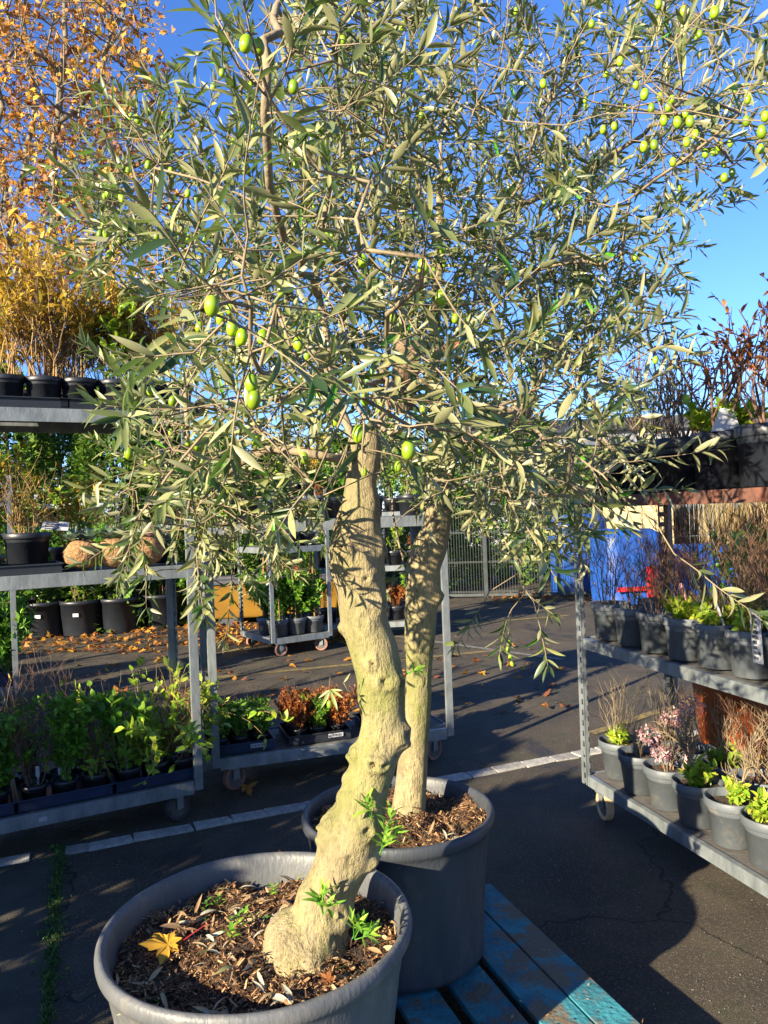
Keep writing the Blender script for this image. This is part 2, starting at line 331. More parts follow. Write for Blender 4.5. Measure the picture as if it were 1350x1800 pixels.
OLW = [leaf_tmpl(.26, b, .35, 5) for b in (.05, .15, -.08)]
BL = [leaf_tmpl(.5, b, .2, 4) for b in (.1, .25, -.1)]
BLs = [leaf_tmpl(.42, b, .2, 3) for b in (.1, .25)]
NL = [leaf_tmpl(.16, .1, .2, 3), leaf_tmpl(.13, .3, .2, 3)]
def maple_tmpl(curl=.1, s=0):
    r = random.Random(s); V = [(0, .35, 0)]; T = []
    tips = [(-2.3, .55), (-1.25, .9), (0, 1.05), (1.25, .9), (2.3, .55)]
    out = [(0, 0)]
    tips = [(-2.25, .62), (-1.15, .92), (0, 1.0), (1.15, .92), (2.25, .62)]
    for i, (a, l) in enumerate(tips[::-1]):
        for da, rr in ((.50, .50), (.34, .74), (.20, .70), (.0, 1), (-.20, .70), (-.34, .74), (-.50, .50)):
            q = l*rr; out.append((math.sin(a+da)*q*.66, .38+math.cos(a+da)*q*.62))
    for x, y in out: V.append((x, y, curl*math.sin(x*4+s)+curl*(y-.3)**2*1.5+r.uniform(-.02, .02)))
    n = len(out)
    for i in range(n): T.append((0, 1+(i+1) % n, 1+i))
    return V, T
ML = [maple_tmpl(.08, 1), maple_tmpl(.22, 2), maple_tmpl(-.15, 3)]
def m4(pos, ydir, up, L, W=None):
    y = Vector(ydir).normalized(); x = y.cross(Vector(up)); x = x.normalized() if x.length > 1e-5 else y.orthogonal().normalized()
    z = x.cross(y); W = W or L
    return [[x.x*W, y.x*L, z.x*W, pos[0]], [x.y*W, y.y*L, z.y*W, pos[1]], [x.z*W, y.z*L, z.z*W, pos[2]], [0, 0, 0, 1]]
def rv(r=random):
    while 1:
        v = Vector((r.uniform(-1, 1), r.uniform(-1, 1), r.uniform(-1, 1)))
        if .05 < v.length < 1: return v.normalized()

# ================================================================== the setting
def sheet(name, pts, z, mat, div=0, kind='structure', label=None):
    b = MB(); b.add([(x, y, z) for x, y in pts], [tuple(range(len(pts)))])
    return b.build(name, mat, kind=kind)
sheet('ground', [(-400, -60), (400, -60), (400, 700), (-400, 700)], -.004, 'concrete')
sheet('asphalt', [(-14, -4), (14, -4), (14, 40), (-14, 40)], 0, 'asphalt')
def gp(pts, z=0): return [(G(x, y, 0).x, G(x, y, 0).y) for x, y in pts]
sheet('concrete_apron', gp([(-520, 1530), (103, 1508), (80, 1800), (60, 2300), (-1100, 2300)]), .004, 'concrete')
# moss growing along the joint and over the asphalt: ragged low cushions
def moss_patch(name, pts_fn, n, lo=.004, hi=.012):
    ms = []; vs = []
    for i in range(n):
        x, y = pts_fn(i)
        s = random.uniform(lo, hi)
        ms.append(m4((x, y, .001), (random.uniform(-1, 1), random.uniform(-1, 1), .3), (0, 0, 1), s*2.2, s*2)); vs.append(random.random())
    return ms, vs
tuft = [leaf_tmpl(.14, .35, .1, 3), leaf_tmpl(.1, .1, .1, 3), leaf_tmpl(.3, .4, .1, 3)]
ms = []; vs = []
a0, a1 = G(105, 1500), G(82, 1800)
for i in range(2600):
    t = random.uniform(-.05, 1.25); p = a0.lerp(a1, t); w_ = .012+.02*abs(noise.noise((t*9, 0, 0)))+.045*max(0, noise.noise((t*6, 3, 0)))
    ms.append(m4((p.x+random.gauss(0, w_), p.y, .004), rv()+Vector((0, 0, .9)), rv(), random.uniform(.008, .03))); vs.append(random.random())
leafmat('moss_leaf', [(0, (.02, .06, .01)), (.6, (.05, .12, .018)), (1, (.14, .22, .03))], rough=.8, trans=.15)
link('grass', scatter_mesh('grass', tuft, ms, vs, mat='moss_leaf'), kind='stuff')
ms = []; vs = []
for i in range(5200):
    x, y = random.uniform(-2.2, 1.6), random.uniform(2.2, 7)
    d_ = noise.noise((x*1.6, y*1.6, 4.2))+.45*noise.noise((x*6, y*6, 1))
    if x > -.2: d_ -= .25
    if random.random() > (d_-.12)*3.5: continue
    ms.append(m4((x, y, .001), rv()+Vector((0, 0, .2)), rv()+Vector((0, 0, 1)), random.uniform(.006, .018))); vs.append(random.random()*.7)
link('moss', scatter_mesh('moss', tuft, ms, vs, mat='moss_leaf'), kind='stuff')

# line of flush stone blocks
k0 = G(60, 1497); kdir = (G(1010, 1328)-G(105, 1499)); kdir.z = 0; kdir.normalize(); kn = Vector((-kdir.y, kdir.x, 0))
ks = G(105, 1499)
edg = bpy.data.objects.new('kerb', None); COL.objects.link(edg); edg['kind'] = 'structure'
x = -3.4
while x < 5.5:
    L_ = random.uniform(.11, .24)
    if not (-.135 < x+L_*.5 < .0):
        c = ks+kdir*(x+L_/2)+kn*random.uniform(-.004, .004)
        b = MB(); b.box((0, 0, 0), (L_/2-random.uniform(.001, .003), .05, .03), X=kdir, Y=kn)
        b.v = [(q[0]+random.uniform(-.009, .009), q[1]+random.uniform(-.009, .009), q[2]) for q in b.v]
        o = b.build('stone', 'kerb_stone', edg, bevel=.004); o.location = (c.x, c.y, -.021+random.uniform(-.002, .003))
    x += L_
# yellow and white bay lines
def line(name, p, q, wd, mat, z=.004):
    a = G(*p); b_ = G(*q); d = (b_-a); d.z = 0; d.normalize(); n = Vector((-d.y, d.x, 0))*wd/2
    return sheet(name, [(t.x, t.y) for t in (a-n, b_-n, b_+n, a+n)], z, mat)
line('yellow_line', (330, 1196), (880, 1143), .1, 'yellow_paint')
line('yellow_line', (560, 1118), (1000, 1082), .1, 'yellow_paint', .0045)
line('yellow_line', (330, 1160), (640, 1096), .1, 'yellow_paint', .0055)
line('white_line', (690, 1118), (990, 1160), .08, 'white_paint', .005)
line('yellow_line', (1040, 1290), (1400, 1170), .08, 'yellow_paint', .006)

# fallen leaves on the asphalt
ms = []; vs = []
for i in range(1500):
    if i < 520: p = G(random.uniform(-60, 300), random.uniform(1092, 1150))
    elif i < 1120: p = G(random.uniform(300, 640), random.uniform(1098, 1135))
    elif i < 1340: p = G(random.uniform(860, 1130), random.gauss(1051, 5))
    else: p = G(random.uniform(100, 1000), random.uniform(1120, 1260))
    ms.append(m4((p.x, p.y, .012+random.random()*.02), (random.uniform(-1, 1), random.uniform(-1, 1), random.uniform(-.3, .3)), rv()*.35+Vector((0, 0, 1)), random.uniform(.05, .12))); vs.append(random.random()*.6)
link('leaf_litter', scatter_mesh('leaf_litter', ML, ms, vs, mat='autumn_leaf'), kind='stuff')
# loose grit on the asphalt: fine pale stones
gr = ([(0, 0, 1), (1, 0, 0), (-.5, .8, 0), (-.5, -.8, 0)], [(0, 1, 2), (0, 2, 3), (0, 3, 1)])
ms = []; vs = []
for i in range(2600):
    p = G(random.uniform(-50, 1350), random.uniform(1380, 1800)) if i < 1500 else G(random.uniform(-50, 1200), random.uniform(1120, 1400))
    ms.append(m4((p.x, p.y, .004), (random.uniform(-1, 1), random.uniform(-1, 1), 0), (0, 0, 1), random.uniform(.001, .0035))); vs.append(random.random())
leafmat('grit_mat', [(0, (.08, .07, .06)), (.7, (.18, .16, .13)), (1, (.42, .4, .36))], rough=.9, trans=0)
link('gravel', scatter_mesh('gravel', [gr], ms, vs, mat='grit_mat'), kind='stuff')

# ================================================================== trolleys
def hv(p, q):
    d = Vector(q)-Vector(p); d.z = 0; return d.normalized()
class Trolley:
    def __init__(s, p0, u, L, W, decks, top, label, side=1, tyre='rubber', lip=.07, board='shelf_board', mats='galvanised', posts=(1, 1, 1, 1), holes=True, front=False, topmat=None):
        s.p0 = Vector((p0.x, p0.y, 0)); s.u = u; s.w = Vector((-u.y, u.x, 0))*side; s.L = L; s.W = W; s.decks = decks
        root = thing('plant_trolley', label, 'plant trolley', s.p0, group='galvanised plant trolleys'); s.root = root
        X, Y = u, s.w
        def q(a, b, z): return X*a+Y*b+Vector((0, 0, z))
        for k, (a, b) in enumerate(((0, 0), (0, W), (L, 0), (L, W))):
            if not posts[k]: continue
            m = MB(); zt = top; z0 = decks[0]-.05
            ia = 1 if a == 0 else -1; ib = 1 if b == 0 else -1
            # solid flange facing the front, slotted flange facing the end
            if front:
                m.box(q(a+ia*.010, b-ib*.002, (zt+z0)/2), (.011, .002, (zt-z0)/2), X, Y); m.box(q(a+ia*.043, b-ib*.002, (zt+z0)/2), (.003, .002, (zt-z0)/2), X, Y)
                z = z0+.02
                while z < zt: m.box(q(a+ia*.0305, b-ib*.002, z), (.0095, .002, .013), X, Y); z += .056
            else: m.box(q(a+ia*.020, b-ib*.002, (zt+z0)/2), (.022, .002, (zt-z0)/2), X, Y)
            m.box(q(a-ia*.002, b+ib*.006, (zt+z0)/2), (.002, .006, (zt-z0)/2), X, Y)
            m.box(q(a-ia*.002, b+ib*.044, (zt+z0)/2), (.002, .005, (zt-z0)/2), X, Y)
            if holes:
                z = z0+.02
                while z < zt: m.box(q(a-ia*.002, b+ib*.0255, z), (.002, .0135, .013), X, Y); z += .056
            m.box(q(a+ia*.042, b+ib*.008, (zt+z0)/2), (.002, .010, (zt-z0)/2), X, Y)
            m.build('post', mats, root)
        for i, z in enumerate(decks):
            m = MB(); h = lip/2
            m.box(q(L/2, .006, z-h), (L/2-.045, .004, h), X, Y); m.box(q(L/2, .020, z-.003), (L/2-.045, .012, .003), X, Y)
            m.box(q(L/2, W-.006, z-h), (L/2-.045, .004, h), X, Y)
            m.box(q(.008, W/2, z-h), (.004, W/2-.05, h), X, Y); m.box(q(L-.008, W/2, z-h), (.004, W/2-.05, h), X, Y)
            m.build('shelf_frame' if i else 'base_frame', topmat if topmat and i == len(decks)-1 else mats, root, bevel=.0015)
            m = MB(); m.box(q(L/2, W/2, z-.012), (L/2-.014, W/2-.034, .006), X, Y)
            m.build('shelf_board', board, root)
        for a, b in ((.13, .05), (.13, W-.05), (L-.13, .05), (L-.13, W-.05)):
            r = decks[0]*.36; c = q(a, b, r+.002)
            ang = random.uniform(-.6, .6); ax = (X*math.cos(ang)+Y*math.sin(ang)); ay = Vector((-ax.y, ax.x, 0))
            fk = MB(); zt = decks[0]-.07
            fk.box(c+ay*.024+Vector((0, 0, (zt-r)/2)), (.022, .002, (zt-r)/2+.012), ax, ay)
            fk.box(c-ay*.024+Vector((0, 0, (zt-r)/2)), (.022, .002, (zt-r)/2+.012), ax, ay)
            fk.box(q(a, b, zt-.0), (.04, .035, .004), ax, ay)
            cw = fk.build('caster_fork', mats, root)
            def wheel(prof, nm, mt):
                m = MB(); n = 24; vs = []; fs = []
                for rr, zz in prof:
                    for k in range(n):
                        t = k*2*math.pi/n; vs.append(c+ax*(rr*math.cos(t))+Vector((0, 0, rr*math.sin(t)))+ay*zz)
                for i in range(len(prof)-1):
                    for k in range(n): fs.append((i*n+k, i*n+(k+1) % n, (i+1)*n+(k+1) % n, (i+1)*n+k))
                return m.add(vs, fs).build(nm, mt, root, smooth=False)
            wheel([(r*.74, -.012), (r*.8, -.019), (r*.97, -.019), (r, -.014), (r, .014), (r*.97, .019), (r*.8, .019), (r*.74, .012)], 'tyre', tyre)
            wheel([(.006, -.022), (r*.18, -.022), (r*.22, -.010), (r*.7, -.008), (r*.76, -.014), (r*.76, .014), (r*.7, .008), (r*.22, .010), (r*.18, .022), (.006, .022)], 'hub', 'shelf_board')
    def at(s, a, b, deck): return s.p0+s.u*a+s.w*b+Vector((0, 0, s.decks[deck]+.0015))
def face_z(T, px, py, off=0):           # height of the trolley's front face seen at a pixel
    v = P(px, py, 1)-CP; n = T.w; t = (T.p0+T.w*off-CP).dot(n)/v.dot(n); q = CP+v*t
    return q, (q-T.p0).dot(T.u)
pA = G(356, 1374, .20); uA = hv(pA, G(0, 1446, .20))
TA = Trolley(pA, uA, 1.55, .52, [.21, 1.40, 2.24], 2.36, 'galvanised plant trolley with three shelves nearest on the left, yellow shrubs on its top shelf', side=-1)
pB = G(797, 1282, .20); uB = hv(pB, G(363, 1341, .20))
TB = Trolley(pB, uB, 1.56, .56, [.21, 1.62], 1.72, 'galvanised plant trolley behind the two olive trunks with trays of evergreen seedlings on its base', side=-1, tyre='rusty_tyre')
pC = G(584, 1110, .22); uC = hv(pC, G(478, 1124, .22))
LC = (G(478, 1124, .22)-pC).length
TC = Trolley(pC, uC, LC, .95, [.22, 1.28, 1.88], 2.15, 'small galvanised plant trolley far behind with cane staked climbers on its base', side=-1, tyre='rusty_tyre')
pD = G(33, 1206, .22); TD = Trolley(pD, uA, 1.3, .56, [.22, 1.25, 1.9], 2.1, 'galvanised plant trolley at the left edge with climbing plants in a blue tray', side=-1)
pR = G(1024, 1362, .20); uR = hv(pR, G(1350, 1560, .20))
TR = Trolley(pR, uR, 1.72, .58, [.21, .94, 1.69], 1.80, 'galvanised plant trolley at the right edge holding three shelves of grey potted shrubs', side=1, tyre='tan_tyre', lip=.055, front=True, topmat='rust_board')
for o in [o for o in TR.root.children if 'shelf_board' in o.name or 'hub' in o.name]: pass
pF = G(760, 1090, .22); TF = Trolley(pF, Vector((-1, -.06, 0)).normalized(), 1.5, .56, [.22, .95, 1.65], 2.0, 'galvanised plant trolley loaded with dark shrubs behind the two olive trunks', side=-1)
pE = G(215, 1085, .22); TE = Trolley(pE, Vector((-1, -.1, 0)).normalized(), 1.2, .5, [.22, 1.3, 1.95], 2.1, 'galvanised plant trolley standing among the big black tubs before the evergreen hedge', side=-1)

# ================================================================== potted plants
MC = {}
def cached(key, fn):
    if key not in MC: MC[key] = fn()
    return MC[key]
def pot_mesh(Rt, Rb, H):
    def f():
        m = MB(); lip = max(.008, Rt*.06)
        m.lathe([(0.001, .001), (Rb*.9, .001), (Rb, .004), (Rt-lip-(Rt-Rb)*.14, H*.80), (Rt-lip*.2, H*.81), (Rt, H*.83), (Rt, H*.985), (Rt-lip*.4, H), (Rt-lip*.8, H*.985), (Rt-lip, H*.8), (Rt-lip-(Rt-Rb)*.2, H*.7)], 28)
        return m.mesh('pot', True)
    return cached(('pot', round(Rt, 3), round(Rb, 3), round(H, 3)), f)
def soil_mesh(r, seed=0):
    def f():
        m = MB(); n = 8; seg = 20
        vs = [(0, 0, .01)]; fs = []
        for i in range(1, n+1):
            for k in range(seg):
                a = k*2*math.pi/seg; rr = r*i/n; x, y = rr*math.cos(a), rr*math.sin(a)
                z = .012*noise.noise((x*30, y*30, seed))+.01*(1-(i/n)**2)
                vs.append((x, y, z))
        for k in range(seg): fs.append((0, 1+k, 1+(k+1) % seg))
        for i in range(n-1):
            for k in range(seg): fs.append((1+i*seg+k, 1+(i+1)*seg+k, 1+(i+1)*seg+(k+1) % seg, 1+i*seg+(k+1) % seg))
        m.add(vs, fs); return m.mesh('soil', False)
    return cached(('soil', round(r, 3), seed), f)
def shrub(key, H, Rd, nst, depth=2, sub=3, leaf=None, lmat='green_leaf', ll=.03, nl=5, smat='twig_brown', r0=.004, up=.6, leafy=(0, 1), seed=1, vr=(0, 1), leafW=None, curl=.35, droop=0):
    """stems fanning out of the soil, forking, with leaves along them -> (stem mesh, leaf mesh)"""
    def f():
        r = random.Random(seed*77+13); m = MB(); ms = []; vs = []
        def grow(p, d, L, rad, lev, hh):
            n = 4; pts = [p]; dd = d.copy()
            for i in range(n):
                dd = (dd+rv(r)*curl*.4+Vector((0, 0, up*.12-droop*hh*.4))).normalized(); pts.append(pts[-1]+dd*L/n)
            m.tube(pts, [rad*(1-.55*i/n) for i in range(n+1)], 4 if rad < .003 else 5, cap=False)
            for i in range(1, n+1):
                hf = pts[i].z/H
                if leaf and leafy[0] <= hf <= leafy[1]:
                    for _ in range(nl):
                        if r.random() < .8:
                            q = pts[i-1].lerp(pts[i], r.random()); dr = (rv(r)+dd*.5+Vector((0, 0, .25))).normalized()
                            l = ll*r.uniform(.55, 1.2); ms.append(m4(q, dr, rv(r)*.6+Vector((-.2, -.3, .8)), l)); vs.append(r.uniform(*vr))
            if lev < depth:
                for j in range(sub):
                    i = r.randint(1, n); q = pts[i]
                    grow(q, (dd+rv(r)*.75+Vector((0, 0, .15))).normalized(), L*r.uniform(.4, .75), rad*.6, lev+1, hh)
        for k in range(nst):
            a = r.uniform(0, 6.28); sp = Rd/H*r.uniform(.2, 1.1)
            d = Vector((math.cos(a)*sp, math.sin(a)*sp, 1)).normalized()
            rr = Rd*.25*r.random(); grow(Vector((math.cos(a)*rr, math.sin(a)*rr, -.01)), d, H*r.uniform(.5, .8), r0, 0, 1)
        sm = m.mesh('stems', True); sm.materials.append(M[smat])
        lm = scatter_mesh('foliage', leaf or BL, ms, vs, mat=lmat, idx=None) if ms else None
        return sm, lm
    return cached((key, seed), f)
SP = {
 'yellow': lambda s: shrub('yellow', .46, .19, 8, 2, 4, NL+BLs, 'yellow_leaf', .043, 2, 'twig_straw', .0035, seed=s, leafy=(.42, 2), vr=(.15, 1), curl=.5),
 'green': lambda s: shrub('green', .40, .20, 7, 2, 2, BL, 'lime_leaf', .045, 2, 'twig_tan', .003, seed=s, vr=(0, .8)),
 'dgreen': lambda s: shrub('dgreen', .34, .20, 7, 2, 2, BL, 'green_leaf', .058, 3, 'twig_tan', .003, seed=s, vr=(.1, 1)),
 'heather': lambda s: shrub('heather', .20, .11, 16, 2, 3, BLs, 'green_leaf', .018, 6, 'twig_brown', .002, seed=s, vr=(.2, 1)),
 'rusty': lambda s: shrub('rusty', .21, .12, 18, 2, 3, BLs, 'rust_leaf', .018, 6, 'twig_brown', .002, seed=s),
 'bare': lambda s: shrub('bare', .34, .14, 7, 2, 4, BLs, 'rust_leaf', .014, 1, 'twig_tan', .0034, seed=s, leafy=(.0, .25)),
 'bare_red': lambda s: shrub('bare_red', .40, .17, 9, 3, 3, BLs, 'yellow_leaf', .016, 1, 'twig_brown', .003, seed=s, leafy=(0, .35)),
 'one_stem': lambda s: shrub('one_stem', .30, .05, 1, 3, 6, BLs, 'rust_leaf', .012, 1, 'twig_tan', .0085, seed=s, leafy=(0, .1), curl=.5),
 'basal': lambda s: shrub('basal', .11, .11, 9, 1, 3, BL, 'lime_leaf', .045, 3, 'twig_tan', .0025, seed=s, vr=(.2, 1)),
 'dry': lambda s: shrub('dry', .42, .2, 26, 1, 3, NL, 'yellow_leaf', .035, 1, 'twig_straw', .0024, seed=s, leafy=(.1, 1), curl=.6),
 'dahlia': lambda s: shrub('dahlia', .44, .16, 7, 2, 2, BLs, 'rust_leaf', .030, 1, 'twig_brown', .005, seed=s, leafy=(.35, 1.4), curl=.9),
 'silver': lambda s: shrub('silver', .2, .13, 12, 2, 3, BLs, 'grey_leaf', .03, 5, 'twig_tan', .002, seed=s),
 'climber': lambda s: shrub('climber', .5, .09, 9, 2, 3, BL, 'green_leaf', .05, 5, 'twig_tan', .003, seed=s, vr=(.3, 1)),
 'sprawl': lambda s: shrub('sprawl', .42, .34, 8, 2, 2, BL, 'lime_leaf', .05, 2, 'twig_straw', .003, seed=s, vr=(0, .9), curl=.8, droop=.35),
 'tree': lambda s: shrub('tree', 1.9, .75, 9, 3, 4, BL, 'green_leaf', .10, 3, 'twig_brown', .012, seed=s, vr=(0, 1)),
}
def potted(species, loc, pot, label, cat='potted plant', group=None, seed=1, rz=None, s=1.0, extra=None, soilm='soil', name='potted_plant', scl2=1.0):
    Rt, Rb, H, pm_ = pot
    t = thing(name, label, cat, loc, rz if rz is not None else random.uniform(0, 6.28), group)
    po = bpy.data.objects.new('pot', pot_mesh(Rt, Rb, H)); COL.objects.link(po); po.parent = t
    if not po.data.materials: po.data.materials.append(M[pm_])
    po.material_slots[0].link = 'OBJECT'; po.material_slots[0].material = M[pm_]
    if H > .04:
        so_ = link('soil', soil_mesh(Rt*.9, seed % 3), t, soilm); so_.location = (0, 0, H*.82)
    for k, spn in enumerate(species.split('+')):
        sm, lm = SP[spn](seed+k)
        a = link('stems', sm, t, kind='stuff'); a.location = (0, 0, H*.84); a.scale = (s, s, s*scl2)
        if lm: b = link('foliage', lm, t, kind='stuff'); b.location = (0, 0, H*.84); b.scale = (s, s, s*scl2)
    return t
def card(t, mat, loc, size, rx=0, ry=0, rz=0, name='plant_tag', ink=0, th=.0008, stake=None, worldrot=True):
    """a thin printed tag, a child of the pot it is stuck in"""
    m = MB(); m.box((0, 0, 0), (size[0]/2, th, size[1]/2)); o = m.build(name, mat, t, bevel=.0006)
    o.location = loc; base = -t.rotation_euler.z if worldrot else 0; o.rotation_euler = (rx, ry, rz+base)
    if ink:
        q = MB(); r = random.Random(3)
        for i in range(ink):
            zz = size[1]*(.4-.8*i/max(1, ink-1)); ww = size[0]*r.uniform(.2, .36)
            q.box((-(size[0]*.38-ww), -th-.0005, zz), (ww, .0004, size[1]*.28/ink))
        q.build('print', 'tag_ink', o)
    if stake:
        q = MB(); q.box((0, .001, -size[1]/2-stake/2), (.003, .0008, stake/2)); q.build('stake', mat, o)
    return o
def tray(loc, u, w, L, W, H, mat, label, group='plant trays on the trolleys'):
    t = thing('plant_tray', label, 'plant tray', loc, group=group)
    m = MB(); h = H/2
    m.box((0, 0, .003), (L/2, W/2, .003), u, w)
    for s_ in (-1, 1):
        m.box(w*(s_*(W/2-.002))+Vector((0, 0, h+.006)), (L/2, .002, h), u, w)
        m.box(u*(s_*(L/2-.002))+Vector((0, 0, h+.006)), (.002, W/2-.005, h), u, w)
    m.build('tray_wall', mat, t)
    m = MB()
    for s_ in (-1, 1):
        m.box(w*(s_*(W/2+.004))+Vector((0, 0, H+.006)), (L/2+.01, .006, .004), u, w)
        m.box(u*(s_*(L/2+.004))+Vector((0, 0, H+.0062)), (.006, W/2-.004, .0038), u, w)
    m.build('tray_rim', mat, t, bevel=.002)
    return t

ORD = ['first', 'second', 'third', 'fourth', 'fifth', 'sixth', 'seventh', 'eighth', 'ninth']
DP = (.085, .065, .13, 'dark_pot'); BP = (.11, .085, .19, 'dark_pot')
leafmat('hydrangea', [(0, (.30, .09, .12)), (.5, (.50, .22, .25)), (1, (.56, .46, .42))], rough=.6, trans=.3)
# --- trolley A, bottom: three blue-black trays of leafy plants
where = ['at the left end', 'in the middle', 'beside the corner post']
for i in range(3):
    a = .22+i*.47
    loc = TA.at(a, .26, 0)
    tray(loc, TA.u, TA.w, .45, .42, .05, 'blue_tray', 'blue black tray on the base of the nearest left trolley, '+['beside the corner post', 'second from the corner post', 'farthest from the corner post'][i])
    n = 0
    for rw in range(3):
        for c in range(3):
            if rw == 2 and c == 1: continue
            sp = random.choice(['dgreen', 'bare', 'bare_red', 'climber', 'bare_red', 'sprawl', 'dry', 'dry+basal', 'bare+basal'])
            if i == 0 and rw == 0: sp = ['bare_red', 'green', 'dgreen'][c]
            q = TA.at(a-.145+c*.145, .11+rw*.15, 0)+Vector((0, 0, .0065))
            t = potted(sp, q, (.068, .052, .11, 'dark_pot'), ORD[i*3+c]+' small plant from the corner post in the '+['front', 'middle', 'back'][rw]+' row of the left trolley base', group='young plants on the left trolley base, row %d' % (rw+1), seed=random.randint(1, 5), s=random.uniform(.7, 1.35))
            t.rotation_euler.x = random.uniform(-.04, .04); n += 1
            if rw == 0 and c == (i % 3): card(t, 'tag_white', (0, 0, .15), (.06, .05), rx=-1.0, rz=.5, ink=3); t['label'] = ['red stemmed young plant with a white tag beside the left trolley corner post', 'leafy young plant with a white tag in the second tray of the left trolley', 'leafy young plant with a white tag in the third tray of the left trolley'][i]; del t['group']
            if rw == 0 and c != (i % 3) and n % 2: card(t, 'tag_white', (.02, 0, .17), (.018, .06), rx=.2, rz=.3, stake=.05)
# --- trolley A, middle shelf
qz, a = face_z(TA, 60, 975); a1 = a
t = potted('dry', TA.at(a1+.02, .17, 1)+Vector((0, 0, .05)), (.12, .095, .16, 'dark_pot'), 'dry straw coloured plant in a black pot on the middle shelf of the left trolley', seed=1, s=1.0)
card(t, 'tag_white', (-.10, -.10, .19), (.13, .07), rx=-.9, ry=.1, rz=.3, ink=4)
card(t, 'tag_green', (.05, -.06, .18), (.045, .03), rx=-.7, rz=.1)
t = potted('dry+yellow', TA.at(a1+.25, .2, 1)+Vector((0, 0, .05)), (.11, .09, .16, 'dark_pot'), 'yellowing plant with drooping straw stems at the far left of the middle shelf', seed=2, s=1.0)
tray(TA.at(a1+.12, .18, 1), TA.u, TA.w, .5, .3, .04, 'dark_pot', 'black tray on the middle shelf of the left trolley under the straw coloured plants')
potted('green+yellow', TA.at(a1-.20, .38, 1), (.10, .08, .12, 'dark_pot'), 'green and yellow leafy shrub behind the coir balls on the middle shelf', seed=2, s=.9)
def coir(loc, r, label):
    t = thing('coir_planter', label, 'coir planter', loc, random.random()*6, group='round coir planters with succulents')
    m = MB(); n = 18; seg = 26; pr = []
    for i in range(n+1):
        th = math.pi*(1-i/n*.86); pr.append((max(.001, r*math.sin(th)), r*.86*(1+math.cos(th))))
    m.lathe(pr, seg); m.v = [(x*(1+.10*noise.noise((x*60, y*60, z*60))), y*(1+.10*noise.noise((x*60, y*60, z*60+5))), z) for x, y, z in m.v]
    m.build('coir_ball', 'coir', t, smooth=True)
    ms = []; vs = []
    for i in range(420):                 # loose fibres
        v = rv(); 
        if v.z > .75: continue
        ms.append(m4((v.x*r*.98, v.y*r*.98, r*.86+v.z*r*.84), rv()+v*.5, v, random.uniform(.012, .03), .006)); vs.append(random.random()*.6+.2)
    link('fibres', scatter_mesh('fibres', NL, ms, vs, mat='dry_leaf'), t, kind='stuff')
    for j in range(3):
        o_ = Vector((random.uniform(-.4, .4)*r, random.uniform(-.4, .4)*r, r*1.52)); ms = []; vs = []
        for k in range(22):
            an = k*2.4; el = .3+k*.05
            ms.append(m4(o_, (math.cos(an)*math.cos(el), math.sin(an)*math.cos(el), math.sin(el)+.1), (0, 0, 1), r*random.uniform(.7, 1.05))); vs.append(random.uniform(0, .7) if j else 1)
        link('succulent', scatter_mesh('succulent', BLs, ms, vs, mat='grey_leaf'), t)
    return t
for px, lab in ((147, 'round coir ball planter with grey green succulent, nearest the straw coloured plant'), (203, 'round coir ball planter with pink tinged succulent, middle one of three'), (258, 'round coir ball planter half hidden behind olive leaves, nearest the trolley post')):
    q_, a = face_z(TA, px, 985, .1); coir(TA.at(a, .13, 1), .098, lab)
potted('silver', TA.at(.1, .3, 1), (.07, .055, .1, 'dark_pot'), 'silver leaved plant near the right post on the middle shelf of the left trolley', seed=1, s=.7)
# --- trolley A, top shelf: black trays with pots of yellow shrubs
labs = ['yellow leaved shrub at the left end of the top shelf', 'tall yellow leaved shrub with forked bare stem second on the top shelf', 'twiggy yellow shrub above the green picture tag on the top shelf', 'yellow shrub beside the small green tag on the top shelf', 'twiggy shrub with a curled brown leaf at the right of the top shelf', 'yellow shrub at the hidden right end of the top shelf']
for i, px in enumerate((10, 78, 140, 205, 262, 310)):
    q_, a = face_z(TA, px, 700, .14)
    t = potted(['yellow', 'yellow+bare_red', 'yellow+bare', 'yellow+green', 'bare_red+yellow', 'yellow'][i], TA.at(a, .15, 2)+Vector((0, 0, .035)), (.098, .078, .14, 'dark_pot'), labs[i], seed=1+i % 5, s=[1.35, 1.6, 1.2, 1.45, 1.1, 1.2][i])
    if i == 2:
        o = card(t, 'tag_green', (.02, -.155, .055), (.075, .125), rx=.12, ry=.2)
        q = MB(); q.box((0, -.0016, -.014), (.032, .0005, .038)); q.build('picture', 'tag_photo', o)
    if i == 4:
        m_ = scatter_mesh('curled_leaf', ML, [m4((0, -.06, .22), (1, .2, .3), (0, -.7, .5), .16)], [.12], mat='autumn_leaf'); link('curled_leaf', m_, t)
    if i == 3: card(t, 'tag_green', (.03, -.10, .12), (.05, .04), rx=.3, ry=.9)
for i, px in enumerate((40, 175, 290)):
    q_, a = face_z(TA, px, 705, .15); tray(TA.at(a, .16, 2), TA.u, TA.w, .42, .29, .045, 'dark_pot', ['black tray under the left pots on the top shelf of the left trolley', 'black tray under the green picture tag on the top shelf', 'black tray at the right end of the top shelf behind olive leaves'][i])
for i, px in enumerate((40, 110, 180, 250)):
    q_, a = face_z(TA, px, 700, .40)
    potted('yellow+dry' if i % 2 else 'yellow', TA.at(a, .40, 2), (.098, .078, .14, 'dark_pot'), ORD[i]+' yellow shrub from the left in the back row of the left trolley top shelf', group='yellow shrubs in the back row of the top shelf', seed=1+i % 3, s=random.uniform(1.0, 1.3))
